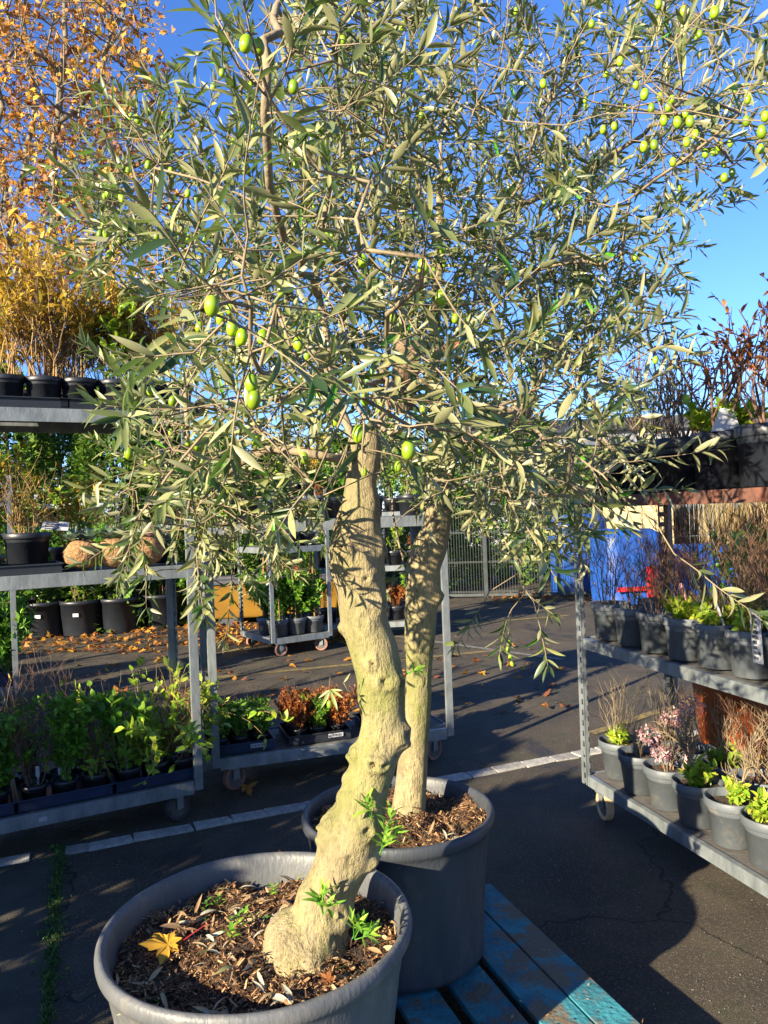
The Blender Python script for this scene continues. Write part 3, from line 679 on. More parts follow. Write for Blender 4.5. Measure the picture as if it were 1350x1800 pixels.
# --- trolley B base: trays of low evergreen and rusty plants
for i, (px, sp, lb, tl) in enumerate(((420, 'heather', 'bright green low plant', 'dark tray with printed strip of bright green low plants beside the left trolley'), (555, 'rusty', 'rust brown low plant', 'dark tray of rust brown low plants left of the front olive trunk'), (690, 'rusty', 'rust brown low plant', 'dark tray hidden behind the olive trunks'))):
    q_, a = face_z(TB, px, 1300, .2); loc = TB.at(a, .24, 0)
    tray(loc, TB.u, TB.w, .40, .34, .05, 'dark_pot' if i else 'blue_tray', tl)
    for rw in range(3):
        for c in range(3):
            s_ = sp if not (i == 1 and (rw, c) == (0, 1)) and not (i == 0 and c == 2 and rw > 0) else ('heather' if i == 1 else 'rusty')
            t = potted(s_, TB.at(a-.125+c*.125, .24-.11+rw*.11, 0)+Vector((0, 0, .0065)), (.055, .045, .085, 'dark_pot'), lb+', '+['front', 'middle', 'back'][rw]+' row '+['right', 'centre', 'left'][c]+(' of the tray beside the left trolley' if i == 0 else ' of the tray left of the front olive trunk' if i == 1 else ' of the tray behind the olive trunks'), group=lb+'s, tray %d on the middle trolley' % (i+1), seed=random.randint(1, 3), s=random.uniform(.85, 1.1))
            if s_ == 'heather' and i == 1: t['label'] = 'single green low plant at the front of the rust brown tray'; del t['group']
    tg = thing('tray_label', ['white printed strip on the tray beside the left trolley', 'white barcode strip on the rust brown tray', 'white printed strip on the tray behind the olive trunks'][i], 'label', TB.at(a-.1, .24-.180, 0)+Vector((0, 0, .035)), math.atan2(TB.u.y, TB.u.x)+math.pi)
    m = MB(); m.box((0, 0, 0), (.048, .0012, .012)); m.build('strip', 'tag_white', tg)
    m = MB(); [m.box((-.04+k*.007, -.0016, 0), (.0015 if k % 3 else .0028, .0004, .007)) for k in range(12)]; m.build('print', 'tag_ink', tg)
tg = thing('price_label', 'small white sticker on the base rail of the left trolley', 'label', TA.p0+TA.u*face_z(TA, 75, 1425)[1]-TA.w*.0005+Vector((0, 0, .175)), math.atan2(TA.u.y, TA.u.x)+math.pi)
MB().box((0, 0, 0), (.019, .002, .010)).build('strip', 'tag_white', tg)
for i in range(5):
    potted(['green', 'bare_red', 'dgreen', 'yellow', 'green'][i], TB.at(.15+.28*i, .26, 1), (.09, .07, .14, 'dark_pot'), ['green shrub at the right end', 'bare red stemmed shrub second from the right', 'dark green shrub in the middle', 'yellow leaved shrub second from the left', 'light green shrub at the left end'][i]+' of the upper shelf behind the olive branches', seed=1+i % 3, s=.8)
# --- trolley C: climbers tied to canes
n = 0
for rw in range(2):
    for c in range(3):
        a = LC*(.2+.3*c); lab = ['right', 'middle', 'left'][c]+' cane staked climber in the '+['front', 'back'][rw]+' row of the small far trolley'
        t = potted('climber', TC.at(a, .17+rw*.3, 0), (.13, .1, .2, 'grey_pot'), lab, seed=1+c, s=1.15)
        for k in range(4):
            an = k*1.57; MB().tube([(math.cos(an)*.07, math.sin(an)*.07, .1), (math.cos(an)*.03, math.sin(an)*.03, .95)], .008, 5).build('cane', 'bamboo', t)
        if c == 1 and rw == 0: card(t, 'red_strap', (0, -.1, .7), (.05, .22), ry=.2)
for i in range(3): potted(['green', 'rusty', 'silver'][i], TC.at(LC*(.2+.3*i), .25, 1), (.12, .1, .16, 'dark_pot'), ['light green', 'rust brown', 'silver leaved'][i]+' plant on the middle shelf of the small far trolley', seed=2, s=1.1)
for i in range(3): potted(['yellow', 'green', 'rusty'][i], TC.at(LC*(.2+.3*i), .25, 2), (.12, .1, .16, 'dark_pot'), ['yellow', 'light green', 'rust brown'][i]+' plant on the top shelf of the small far trolley', seed=3, s=1.1)
# --- trolley D
tray(TD.at(.25, .25, 0), TD.u, TD.w, .5, .4, .1, 'blue_tray', 'blue tray of climbing plants on the trolley at the left edge')
for i in range(4): potted('climber', TD.at(.08+.12*i, .2+(i % 2)*.12, 0)+Vector((0, 0, .0065)), (.06, .05, .1, 'dark_pot'), ['climbing plant nearest the post', 'second climbing plant from the post', 'third climbing plant from the post', 'outermost climbing plant'][i]+' in the blue tray at the left edge', seed=1+i % 3, s=1.4)
for i in range(4): potted(['green', 'yellow', 'dry', 'yellow'][i], TD.at(.15+.3*i, .28, 1), DP, ['light green shrub', 'yellow shrub', 'dry grass', 'second yellow shrub'][i]+' on the middle shelf of the trolley at the left edge', seed=1+i % 3, s=1.2)
for i in range(4): potted(['silver', 'green', 'dgreen'][i % 3], TE.at(.15+.3*i, .25, 0), (.1, .08, .14, 'dark_pot'), ['silver leaved plant', 'light green plant', 'dark green plant', 'small silver plant'][i]+' on the base of the trolley before the hedge', seed=1+i % 3, s=1.2)
names = ['dark green shrub', 'rust brown shrub', 'light green shrub', 'climbing shrub', 'red twigged shrub']
for dk in range(3):
    for i in range(5): potted(['dgreen', 'rusty', 'green', 'climber', 'bare_red'][(i+dk) % 5], TF.at(.15+.3*i, .27, dk), (.12, .1, .18, 'dark_pot'), names[(i+dk) % 5]+' on the '+['base', 'middle shelf', 'top shelf'][dk]+' of the trolley behind the olive trunks', seed=1+(i+dk) % 5, s=random.uniform(1.0, 1.4))
# --- trolley R
GPot = (.112, .084, .195, 'grey_pot')
mids = ['grey pot with bare twigs beside the slotted post on the middle right shelf', 'grey pot with a square white label on the middle right shelf', 'grey pot of dark bare twigs third from the slotted post, middle right shelf', 'grey pot with a bent brown leaf and green shoots on the middle right shelf', 'grey pot with a slanting white stake and green leaves on the middle right shelf', 'grey pot with bright green leaves behind the long white tag', 'grey pot with a long white paper tag at the right edge', 'grey pot of bare twigs beyond the right edge of the middle shelf']
a = .13
for i in range(8):
    t = potted(['bare_red', 'bare_red', 'bare_red', 'bare_red+basal', 'bare_red+basal', 'bare_red+basal', 'bare_red+basal', 'bare_red'][i], TR.at(a, .125, 1), (.10, .078, .19, 'grey_pot'), mids[i], seed=1+i % 3, s=random.uniform(.9, 1.15))
    if i == 1: card(t, 'tag_white', (-.0905, -.012, .11), (.036, .03), rx=.0, ry=0, rz=-1.25, name='pot_label', ink=3)
    if i == 4: card(t, 'tag_white', (-.07, -.03, .24), (.012, .19), rx=.1, ry=-.3, rz=-1.2)
    if i == 3: card(t, 'tag_pink', (-.05, -.03, .25), (.03, .17), rx=.1, ry=-.25, rz=-1.0)
    if i == 6: card(t, 'tag_white', (-.135, -.01, .19), (.05, .20), rx=.1, ry=.05, rz=-1.25, ink=9)
    if i in (2,): card(t, 'tag_white', (0, -.04, .2), (.012, .08), ry=.2, rz=-1)
    a += .202
rng_l = ['twiggy shrub in the back row of the middle right shelf']
for i in range(7):
    potted('bare_red' if i % 3 else 'bare', TR.at(.15+i*.215, .40, 1), (.10, .078, .19, 'grey_pot'), ORD[i]+' twiggy shrub from the slotted post in the back row of the middle right shelf', group='twiggy shrubs in the back row of the middle right shelf', seed=1+i % 3, s=random.uniform(1.0, 1.3))
lows = ['grey pot with bright yellow green shoots beside the slotted post on the bottom right shelf', 'grey pot of dark soil with thin red twig, second on the bottom right shelf', 'grey pot with faded pink flower heads third on the bottom right shelf', 'grey pot with small forked stem and broad green leaves, fourth on the bottom shelf', 'grey pot with yellow and orange leaves at a twiggy base, fifth on the bottom shelf', 'grey pot with fresh green leaves at the right edge of the bottom shelf', 'grey pot beyond the right edge of the bottom shelf', 'last grey pot of the bottom shelf']
a = .12
for i in range(8):
    b_ = .135 if i != 0 else .16
    t = potted(['basal+bare', 'bare', 'bare', 'one_stem+basal', 'one_stem+basal', 'one_stem+basal', 'one_stem', 'bare'][i], TR.at(a, b_, 0), (.112, .082, .195, 'grey_pot'), lows[i], seed=1+(i*2) % 3, s=random.uniform(.85, 1.05) if i != 1 else .6)
    if i == 2:
        for (x_, z_, r_) in ((-.07, .34, .055), (.03, .43, .06), (.12, .49, .055), (-.02, .26, .045)):
            ca, sa = math.cos(-t.rotation_euler.z-.45), math.sin(-t.rotation_euler.z-.45); hc = Vector((x_*ca+.04*sa, x_*sa-.04*ca, z_)); ms = []; vs = []
            MB().tube([(0, 0, .15), hc*.55+Vector((0, 0, .04)), hc], [.003, .0025, .002], 5).build('flower_stem', 'twig_brown', t)
            for k in range(150):
                d_ = rv(); q_ = hc+Vector((d_.x*r_, d_.y*r_, d_.z*r_*.75)); ms.append(m4(q_, rv()-d_*.2, d_, random.uniform(.014, .022))); vs.append(min(1, max(0, random.gauss(.6, .3))))
            link('flower_head', scatter_mesh('flower_head', BLs, ms, vs, mat='hydrangea'), t)
        card(t, 'tag_pink', (-.06, -.06, .23), (.013, .15), rx=.1, ry=.22, rz=-.6)
    a += .215
for i in range(7):
    potted(['bare', 'bare_red', 'basal+bare', 'bare_red'][i % 4], TR.at(.16+i*.225, .41, 0), (.11, .082, .195, 'grey_pot'), ORD[i]+' twiggy shrub from the slotted post in the back row of the bottom right shelf', group='twiggy shrubs in the back row of the bottom right shelf', seed=1+i % 3, s=random.uniform(.8, 1.15))
tops = ['small dark pot hidden by olive leaves at the left of the upper right shelf', 'dark pot with withered flower stems, left one on the upper right shelf', 'dark pot with curling brown leaves, middle of the upper right shelf', 'dark pot with tall arching brown stems at the right edge of the upper shelf', 'dark pot beyond the right edge of the upper shelf', 'last dark pot of the upper right shelf']
for i in range(6):
    t = potted(['bare_red+basal', 'bare+bare_red', 'dahlia+bare', 'dahlia+basal', 'dahlia', 'dahlia'][i], TR.at(.20+i*.262, .15, 2), (.128, .112, .24 if i else .2, 'dark_pot'), tops[i], seed=1+i % 3, s=[.6, 1.1, 1.35, 1.5, 1.4, 1.3][i])
    if i in (1, 3):
        ms = []; vs = []
        hx = Vector((-.02, -.03, .62 if i == 1 else .55))
        MB().tube([(0, 0, .2), (-.03, -.01, .35), (-.02, -.02, .5), hx], [.004, .004, .003, .002], 5).build('flower_stem', 'twig_brown', t)
        for k in range(70): ms.append(m4(hx+rv()*.045, rv(), rv(), random.uniform(.012, .022))); vs.append(random.random())
        link('dried_flower', scatter_mesh('dried_flower', BL, ms, vs, mat='pink_petal'), t)
    if i == 3:
        m = MB(); m.add([(-.10, -.12, .235), (.02, -.12, .235), (.0, -.11, .32), (-.05, -.1, .33)], [(0, 1, 2, 3)]); o = m.build('paper_tag', 'tag_white', t); o.modifiers.new('thickness', 'SOLIDIFY').thickness = .001; o.rotation_euler = (0, 0, -t.rotation_euler.z)
potted('rusty', TR.at(.07, .2, 2), (.09, .07, .15, 'terracotta'), 'small terracotta pot at the left end of the upper right shelf', seed=1, s=.8)
for i in range(5): potted(['bare_red', 'dahlia', 'bare+basal'][i % 3], TR.at(.3+i*.27, .42, 2), (.125, .105, .22, 'dark_pot'), ORD[i]+' dark pot from the slotted post in the back row of the upper right shelf', group='dark pots in the back row of the upper right shelf', seed=1+i % 3, s=.9)
for (px, py, r_) in ((1110, 1380, 0), (1172, 1412, 1)):
    p = G(px, py, .214); o = link('fallen_leaf', scatter_mesh('fallen_leaf', ML, [m4((0, 0, .004), (1, .4*r_, 0), (0, 0, 1), .06)], [.95], mat='yellow_leaf')); o.location = p; tag(o, ['yellow fallen leaf on the bottom shelf between the second and third pots', 'yellow fallen leaf on the bottom shelf left of the forked shrub'][r_], 'leaf')
# orange tubs behind the right trolley
for i, px in enumerate((1285, 1372)):
    q = G(px, 1330, 0) if 0 else P(px, 1240, 4.75+.1*i); t = thing('orange_tub', ['bright orange plastic tub behind the bottom right shelf, nearer the slotted post', 'bright orange plastic tub behind the bottom right shelf at the right edge'][i], 'plant tub', (q.x, q.y, 0), group='orange tubs')
    m = MB(); m.lathe([(.001, .002), (.17, .002), (.175, .02), (.225, .56), (.245, .565), (.25, .58), (.25, .63), (.24, .64), (.225, .63), (.22, .56), (.215, .52)], 36); m.build('tub', 'orange_pot', t, smooth=True)
    o = link('soil', soil_mesh(.208, 1), t, 'soil'); o.location = (0, 0, .56)

# ================================================================== pallet
pc = P(862, 1552, 1); 
pA0 = G(862, 1552, .155); pA1 = G(1128, 1800, .155); pu = hv(pA0, pA1); pw = Vector((pu.y, -pu.x, 0))
if pw.x > 0: pw = -pw
t = thing('pallet', 'worn blue painted wooden pallet under the two olive pots', 'pallet', (pA0.x, pA0.y, 0))
Lp = 1.65
offs = [(.0, .118), (.121, .262), (.292, .43), (.47, .61), (.65, .79), (.83, .97), (1.01, 1.15), (1.18, 1.32)]
for k, (a, b) in enumerate(offs):
    m = MB(); c = pw*((a+b)/2)+pu*(Lp/2+random.uniform(-.004, .004))+Vector((0, 0, .144-.001*(k % 2)))
    m.box(c, ((b-a)/2-.0015, Lp/2, .011), pw, pu)
    m.build('plank', 'pallet_blue', t, bevel=.003)
for k in range(3):
    m = MB(); c = pw*.66+pu*(.055+k*(Lp-.11)/2)+Vector((0, 0, .122)); m.box(c, (.66, .05, .0105), pw, pu); m.build('cross_plank', 'pallet_blue', t, bevel=.002)
    for j in (0.07, .66, 1.25):
        c = pw*j+pu*(.055+k*(Lp-.11)/2)+Vector((0, 0, .066)); MB().box(c, (.07, .05, .044), pw, pu).build('block', 'wood_raw', t)
for j in (.07, .66, 1.25):
    MB().box(pw*j+pu*(Lp/2)+Vector((0, 0, .011)), (.05, Lp/2, .010), pw, pu).build('runner', 'pallet_blue', t, bevel=.002)
m = MB()
for k, (a, b) in enumerate(offs):
    for j in range(3):
        for s_ in (.3, .7):
            c = pw*(a+(b-a)*s_)+pu*(.055+j*(Lp-.11)/2)+Vector((0, 0, .1555)); m.lathe([(.001, .0008), (.004, .0006), (.0045, 0)], 8, c)
m.build('nails', 'fence_metal', t, kind='stuff')
PTOP = .1555

# ================================================================== olive trees
def tree_pot(t, c, Rr, Rb, z0, H, seed, ribs):
    off = t.location
    m = MB(); seg = 96
    prof = [(.002, z0), (Rb-.02, z0), (Rb, z0+.006), (Rb+.006, z0+.03), (Rb+.0, z0+.035), (Rr*.905, z0+H-.13), (Rr*.915, z0+H-.125), (Rr*.945, z0+H-.052), (Rr*.975, z0+H-.045), (Rr*.995, z0+H-.035), (Rr, z0+H-.02), (Rr*.99, z0+H-.006), (Rr*.97, z0+H), (Rr*.945, z0+H-.003), (Rr*.925, z0+H-.013), (Rr*.905, z0+H-.05), (Rr*.86, z0+H-.20), (Rr*.85, z0+H-.24)]
    def fn(a, i):
        return 1+(.022 if (i in (3, 4, 5) and math.sin(a*ribs/2) > .1) else 0)
    m.lathe(prof, seg, (c.x, c.y, 0), fn)
    m.v = [(x+.0025*noise.noise((x*6, y*6, z*4)), y+.0025*noise.noise((x*6, y*6, z*4+9)), z+.002*noise.noise((x*5, y*5, 3))) for x, y, z in m.v]
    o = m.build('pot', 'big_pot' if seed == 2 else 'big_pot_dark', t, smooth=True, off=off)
    e = o.modifiers.new('edges', 'SUBSURF'); e.levels = 1; e.render_levels = 1
    return o
def soil_surface(t, c, Rs, z, seed, bark, heap=0):
    n = 34; seg = 72; vs = [(c.x, c.y, z+heap)]; fs = []
    def hz(x, y): return z+heap*math.exp(-((x-c.x)**2+(y-c.y)**2)/(Rs*Rs*.35))+.028*noise.noise((x*9, y*9, seed))+.016*noise.noise((x*32, y*32, seed))+.008*noise.noise((x*80, y*80, seed))
    for i in range(1, n+1):
        for k in range(seg):
            a = k*2*math.pi/seg; x = c.x+Rs*i/n*math.cos(a); y = c.y+Rs*i/n*math.sin(a); vs.append((x, y, hz(x, y)))
    for k in range(seg): fs.append((0, 1+k, 1+(k+1) % seg))
    for i in range(n-1):
        for k in range(seg): fs.append((1+i*seg+k, 1+(i+1)*seg+k, 1+(i+1)*seg+(k+1) % seg, 1+i*seg+(k+1) % seg))
    so_ = MB().add(vs, fs).build('soil', 'soil', t, smooth=True, off=t.location)
    # bark chips, root fibres: uncountable
    chip = [([(-.5, 0, -.1), (.5, 0, -.12), (.42, 1, .05), (-.4, .9, 0), (0, .5, .22)], [(0, 1, 4), (1, 2, 4), (2, 3, 4), (3, 0, 4)]), ([(-.3, 0, 0), (.3, 0, 0), (.15, 1, .1), (-.2, .8, .16)], [(0, 1, 2), (0, 2, 3)])]
    ms = []; vs = []
    for i in range(bark):
        a = random.uniform(0, 6.28); rr = Rs*.99*math.sqrt(random.random()); x, y = c.x+rr*math.cos(a), c.y+rr*math.sin(a)
        if noise.noise((x*7, y*7, seed+3)) < -.12 and random.random() < .7: continue
        L_ = random.choice((.005, .007, .010, .014, .020))*random.uniform(.7, 1.3)
        ms.append(m4((x, y, hz(x, y)+random.uniform(.0, .012)), (random.uniform(-1, 1), random.uniform(-1, 1), random.uniform(-.4, .5)), rv()*.8+Vector((0, 0, 1)), L_, max(.002, L_*random.uniform(.08, .38)))); vs.append(random.random()**1.4*.95)
    link('bark_mulch', scatter_mesh('bark_mulch', chip, ms, vs, mat='mulch', off=t.location), t, kind='stuff')
    return so_, hz
leafmat('mulch', [(0, (.04, .02, .01)), (.35, (.15, .07, .03)), (.7, (.30, .16, .07)), (.92, (.42, .27, .13)), (1, (.45, .36, .22))], rough=.85, trans=0)

def trunk_mesh(rows, depth, knots, seg=56, sub=5, flare=None, seed=0, amp=.035, off=(0, 0, 0)):
    """rows: (y, left, right) pixel outlines, knots: (x, y, radius m, height m)"""
    ctr = []; rad = []
    for i, (y, l, r_) in enumerate(rows):
        d = depth(y); ctr.append(P((l+r_)/2, y, d)); rad.append((r_-l)/2/F*d*.94)
    # dense resample with Catmull-Rom
    C = []; Rr = []
    for i in range(len(ctr)-1):
        p0, p1, p2, p3 = ctr[max(i-1, 0)], ctr[i], ctr[i+1], ctr[min(i+2, len(ctr)-1)]
        r0, r1, r2, r3 = rad[max(i-1, 0)], rad[i], rad[i+1], rad[min(i+2, len(ctr)-1)]
        for k in range(sub):
            t = k/sub; cr = lambda a, b, c, d: .5*((2*b)+(c-a)*t+(2*a-5*b+4*c-d)*t*t+(3*b-a-3*c+d)*t**3)
            C.append(Vector([cr(p0[j], p1[j], p2[j], p3[j]) for j in range(3)])); Rr.append(cr(r0, r1, r2, r3))
    C.append(ctr[-1]); Rr.append(rad[-1])
    kn = []
    for kx, ky, kr, kh in knots:
        ci = min(range(len(C)), key=lambda k: abs(pix(C[k])[1]-ky)); pc_ = C[ci]; dx = (P(kx, ky, pc_.y)-pc_).dot(RV); dx = max(-Rr[ci]*.97, min(Rr[ci]*.97, dx))
        kn.append((pc_+RV*dx-Vector((0, math.sqrt(Rr[ci]**2-dx*dx), 0)), kr, kh))
    m = MB(); rings = []
    n = len(C); vs = []; prev = Vector((1, 0, 0))
    for i in range(n):
        tt = (C[min(i+1, n-1)]-C[max(i-1, 0)]).normalized(); a = (prev-tt*prev.dot(tt)).normalized(); b = tt.cross(a); prev = a
        for k in range(seg):
            an = k*2*math.pi/seg; dr = a*math.cos(an)+b*math.sin(an); base = C[i]+dr*Rr[i]
            q = base; f_ = 1+amp*2.2*noise.noise(q*5+Vector((seed, 0, 0)))+amp*1.3*noise.noise(q*12)+amp*.45*noise.noise(q*30)
            f_ += amp*1.2*noise.noise(Vector((dr.x*1.6, dr.y*1.6, q.z*2.2+seed)))
            if flare: f_ += flare(dr, q)
            add = 0
            for kp, kr, kh in kn:
                d2 = (base-kp).length
                if d2 < kr*3: 
                    g = math.exp(-(d2/kr)**2); add += kh*1.35*g*(1+.5*noise.noise(base*60))-kh*1.9*math.exp(-(d2/(kr*.36))**2)
            vs.append(C[i]+dr*(Rr[i]*f_+add))
    fs = []
    for i in range(n-1):
        for k in range(seg): fs.append((i*seg+k, i*seg+(k+1) % seg, (i+1)*seg+(k+1) % seg, (i+1)*seg+k))
    fs.append(tuple((n-1)*seg+k for k in range(seg)))
    m.add(vs, fs); return m, C, Rr
def rad_at(ctr, rad, p):
    i = min(range(len(ctr)), key=lambda k: (ctr[k]-p).length); return rad[i]

CROWN = [(150, 455), (150, 385), (165, 290), (205, 235), (300, 225), (355, 200), (400, 140), (445, 60), (490, -60), (520, -400), (1500, -400), (1500, 225), (1330, 262), (1235, 300), (1190, 350), (1175, 470), (1150, 520), (1120, 640), (1090, 760), (1110, 850), (1090, 920), (1010, 930), (960, 1010), (925, 1050), (870, 1030), (800, 1010), (760, 940), (700, 900), (665, 800), (620, 800), (585, 930), (550, 880), (480, 930), (430, 1030), (330, 1040), (240, 965), (210, 860), (255, 740), (290, 640), (320, 560), (250, 500), (180, 480)]
def inpoly(x, y, poly):
    c = False; j = len(poly)-1
    for i in range(len(poly)):
        xi, yi = poly[i]; xj, yj = poly[j]
        if (yi > y) != (yj > y) and x < (xj-xi)*(y-yi)/(yj-yi)+xi: c = not c
        j = i
    return c
class Grow:
    """wood that reaches out to given points: each new point is joined to the nearest wood"""
    def __init__(s): s.p = []; s.par = []; s.fixed = []
    def limb(s, pts, par=-1, jit=.012, step=.06):
        last = par
        for i in range(len(pts)-1):
            L_ = (pts[i+1]-pts[i]).length; n = max(1, int(L_/step))
            for k in range(n+(i == len(pts)-2)):
                q = pts[i].lerp(pts[i+1], k/n)+rv()*jit*(k > 0)
                s.p.append(q); s.par.append(last); last = len(s.p)-1
        return last
    def reach(s, q, step=.075, jit=.016, sag=.0, lim=1e9):
        A = np.array([tuple(v) for v in s.p]); d = np.linalg.norm(A-np.array(q), axis=1)
        i = int(np.argmin(d+0.25*np.maximum(0, A[:, 2]-q[2])))
        if d[i] > lim: return -1
        a = s.p[i]; n = max(1, int(d[i]/step)); last = i
        par = s.par[i]; dirn = (a-s.p[par]).normalized() if par >= 0 else Vector((0, 0, 1))
        for k in range(1, n+1):
            t = k/n; b = a.lerp(q, t)+dirn*(d[i]*.22*math.sin(math.pi*t)*(1-t))+Vector((0, 0, sag*math.sin(math.pi*t)*d[i]))
            s.p.append(b+rv()*jit*(k < n)); s.par.append(last); last = len(s.p)-1
        return last
    def radii(s, tip, pw=2.3, mx=1):
        n = len(s.p); acc = [0.0]*n; ch = [0]*n
        for i in range(n-1, -1, -1):
            if ch[i] == 0: acc[i] = tip**pw
            pa = s.par[i]
            if pa >= 0: acc[pa] += acc[i]; ch[pa] += 1
        s.r = [min(mx, a**(1/pw)) for a in acc]; s.ch = ch; return s.r
    def chains(s):
        best = {}
        kids = [[] for _ in s.p]
        for i, pa in enumerate(s.par):
            if pa >= 0: kids[pa].append(i)
        out = []; starts = [(i, -1) for i, pa in enumerate(s.par) if pa < 0]
        while starts:
            i, fr = starts.pop(); ch = ([fr] if fr >= 0 else [])+[i]
            while kids[i]:
                ks_ = sorted(kids[i], key=lambda k: -s.r[k]); 
                for k in ks_[1:]: starts.append((k, i))
                i = ks_[0]; ch.append(i)
            if len(ch) > 1: out.append(ch)
        return out
def twig(start, d, L, ms, vs, wood, ll=(.048, .074), gap=.0165, droop=.25, r=random, bare=.12, wr=.0016):
    n = max(3, int(L/gap)); pts = [start]; dd = d.normalized(); a0 = r.uniform(0, 3)
    x = dd.orthogonal().normalized(); g_ = Vector((r.uniform(-.3, .3), r.uniform(-.3, .3), -droop*r.uniform(-.4, 1.4)))
    for i in range(n):
        dd = (dd+g_*.07+rv(r)*.07).normalized(); pts.append(pts[-1]+dd*gap)
        if i < 1 or r.random() < bare: continue
        x = (x-dd*x.dot(dd)).normalized(); y = dd.cross(x); an = a0+(i % 2)*1.57+r.uniform(-.3, .3)
        sz = 1-.35*abs(i/n-.45)
        for s_ in (0, math.pi):
            if r.random() < .1: continue
            o = (x*math.cos(an+s_)+y*math.sin(an+s_)); ld_ = (o*r.uniform(.7, 1.25)+dd*.75+rv(r)*.28).normalized()
            up = (dd*.9-o*.3+Vector((0, 0, .7))+rv(r)*.55)
            l = r.uniform(*ll)*sz; ms.append(m4(pts[-1], ld_, up, l)); vs.append(min(.94, max(0, r.gauss(.56, .26))) if r.random() > .03 else 1)
    # leaf pair and tip leaf at the end
    for _ in range(3): ms.append(m4(pts[-1], (dd+rv(r)*.45), Vector((0, 0, 1))+rv(r)*.5, r.uniform(*ll)*.7)); vs.append(r.random()*.7)
    wood.tube(pts, [wr*(1-.6*i/len(pts)) for i in range(len(pts))], 4, cap=False)
    return pts
FRUIT = None
def fruit_mesh():
    m = MB(); n = 12; pr = []
    for i in range(n+1):
        th = math.pi*i/n; pr.append((max(.0004, .0088*math.sin(th)**.92), -.0128*math.cos(th)))
    m.lathe(pr, 16); return m.mesh('olive', True)
STALK = None
LEAF_OBJ = []
def leaf_objects():
    if LEAF_OBJ: return LEAF_OBJ
    for k, tm in enumerate([OL[0], OL[1], OL[2], OL[3], OL[4], OLW[0], OL[5], OLW[2]]):
        for v in (.05, .3, .5, .7, .9)+((1,) if k < 2 else ()):
            LEAF_OBJ.append((v, scatter_mesh('leaf', [tm], [np.eye(4)], [v], mat='olive_leaf')))
    return LEAF_OBJ
def finish_tree(t, g, ms, vs, tw, fruits, bark, keep=300):
    off = t.location
    # the largest leaves in view are objects of their own
    shown = [f_[0] for f_ in fruits if f_[1] > .8 and f_[0].y < 1.35]
    def hides(m_):
        p_ = Vector((m_[0][3], m_[1][3], m_[2][3]))
        if not .4 < p_.y < 2.6: return False
        x, y = pix(p_); x2, y2 = pix(p_+Vector((m_[0][1], m_[1][1], m_[2][1])))
        for x, y in ((x, y), (x2, y2)):
            if p_.y < 1.95 and 583 < x < 690 and 800 < y < 1180: return True
            if 700 < x < 790 and 890 < y < 1400: return random.random() < .7
        for q_ in shown:
            xm, ym = pix((p_+p_+Vector((m_[0][1], m_[1][1], m_[2][1])))/2) if p_.y > .6 else (x, y)
            if p_.y < q_.y+.05 and min(math.hypot(a-qx, b-qy) for (a, b) in ((x, y), (x2, y2), (xm, ym)) for qx, qy in (pix(q_),)) < 26: return True
        return False
    kp = [i for i, m_ in enumerate(ms) if not hides(m_)]; ms = [ms[i] for i in kp]; vs = [vs[i] for i in kp]
    A = np.array(ms); pos = A[:, :3, 3]; ln = np.linalg.norm(A[:, :3, 1], axis=1); pr = []
    q = pos-np.array(CP); dep = q[:, 1]
    px = 675+(q@np.array(RV))/np.maximum(dep, .1)*F; py = 900-(q@np.array(UV))/np.maximum(dep, .1)*F
    ok = (dep > .3) & (px > -20) & (px < 1370) & (py > -20) & (py < 1820)
    size = np.where(ok, ln/np.maximum(dep, .1), 0); order = np.argsort(-size)
    big = order[:keep]; rest = order[keep:]
    LO = leaf_objects(); oi = Matrix.Translation(-Vector(off))
    for i in big:
        v = vs[i]; c = [m_ for vv, m_ in LO if abs(vv-v) < .13] or [LO[0][1]]
        o = link('leaf', random.choice(c), t); o.matrix_local = oi @ Matrix(ms[i])
    link('foliage', scatter_mesh('foliage', OL+OLW[:1], A[rest], np.array(vs)[rest], off=off, mat='olive_leaf'), t, kind='stuff')
    # wood
    thick = []; fine = MB()
    for ch in g.chains():
        rr = [g.r[i] for i in ch]; pts = [g.p[i] for i in ch]
        if g.par[ch[1]] == ch[0]: rr[0] = min(rr[0], rr[1]*1.25)
        if max(rr[1:]) > .0055 and len(ch) > 4: thick.append((pts, rr))
        else: fine.tube(pts, rr, 5, cap=False)
    thick.sort(key=lambda c: -max(c[1]))
    for k, (pts, rr) in enumerate(thick):
        if k < 60: MB().tube(pts, rr, 9 if max(rr) > .012 else 7).build('branch', bark, t, smooth=True, off=off)
        else: fine.tube(pts, rr, 5)
    fine.v += []; n0 = len(fine.v); fine.f += [tuple(i+n0 for i in f_) for f_ in tw.f]; fine.v += tw.v
    fine.build('twigs', 'twig_tan', t, smooth=True, off=off, kind='stuff')
    fm = cached('fruit', fruit_mesh)
    for p_, s_, q_ in fruits:
        o = link('olive', fm, t, 'olive_fruit'); sc_ = s_
        ax = (q_-p_).normalized(); o.matrix_local = oi @ Matrix.Translation(p_) @ (ax+rv()*.15).to_track_quat('Z', 'Y').to_matrix().to_4x4() @ Matrix.Scale(sc_, 4)
        m = MB(); mid = p_.lerp(q_, .6)+rv()*.002; m.tube([p_+ax*.0115*sc_, mid, q_], .0008, 4); m.build('stalk', 'sprout_leaf', o, off=(0, 0, 0))
        st = [c for c in o.children][0]; st.matrix_parent_inverse = (Matrix.Translation(Vector(off)) @ o.matrix_local).inverted() 
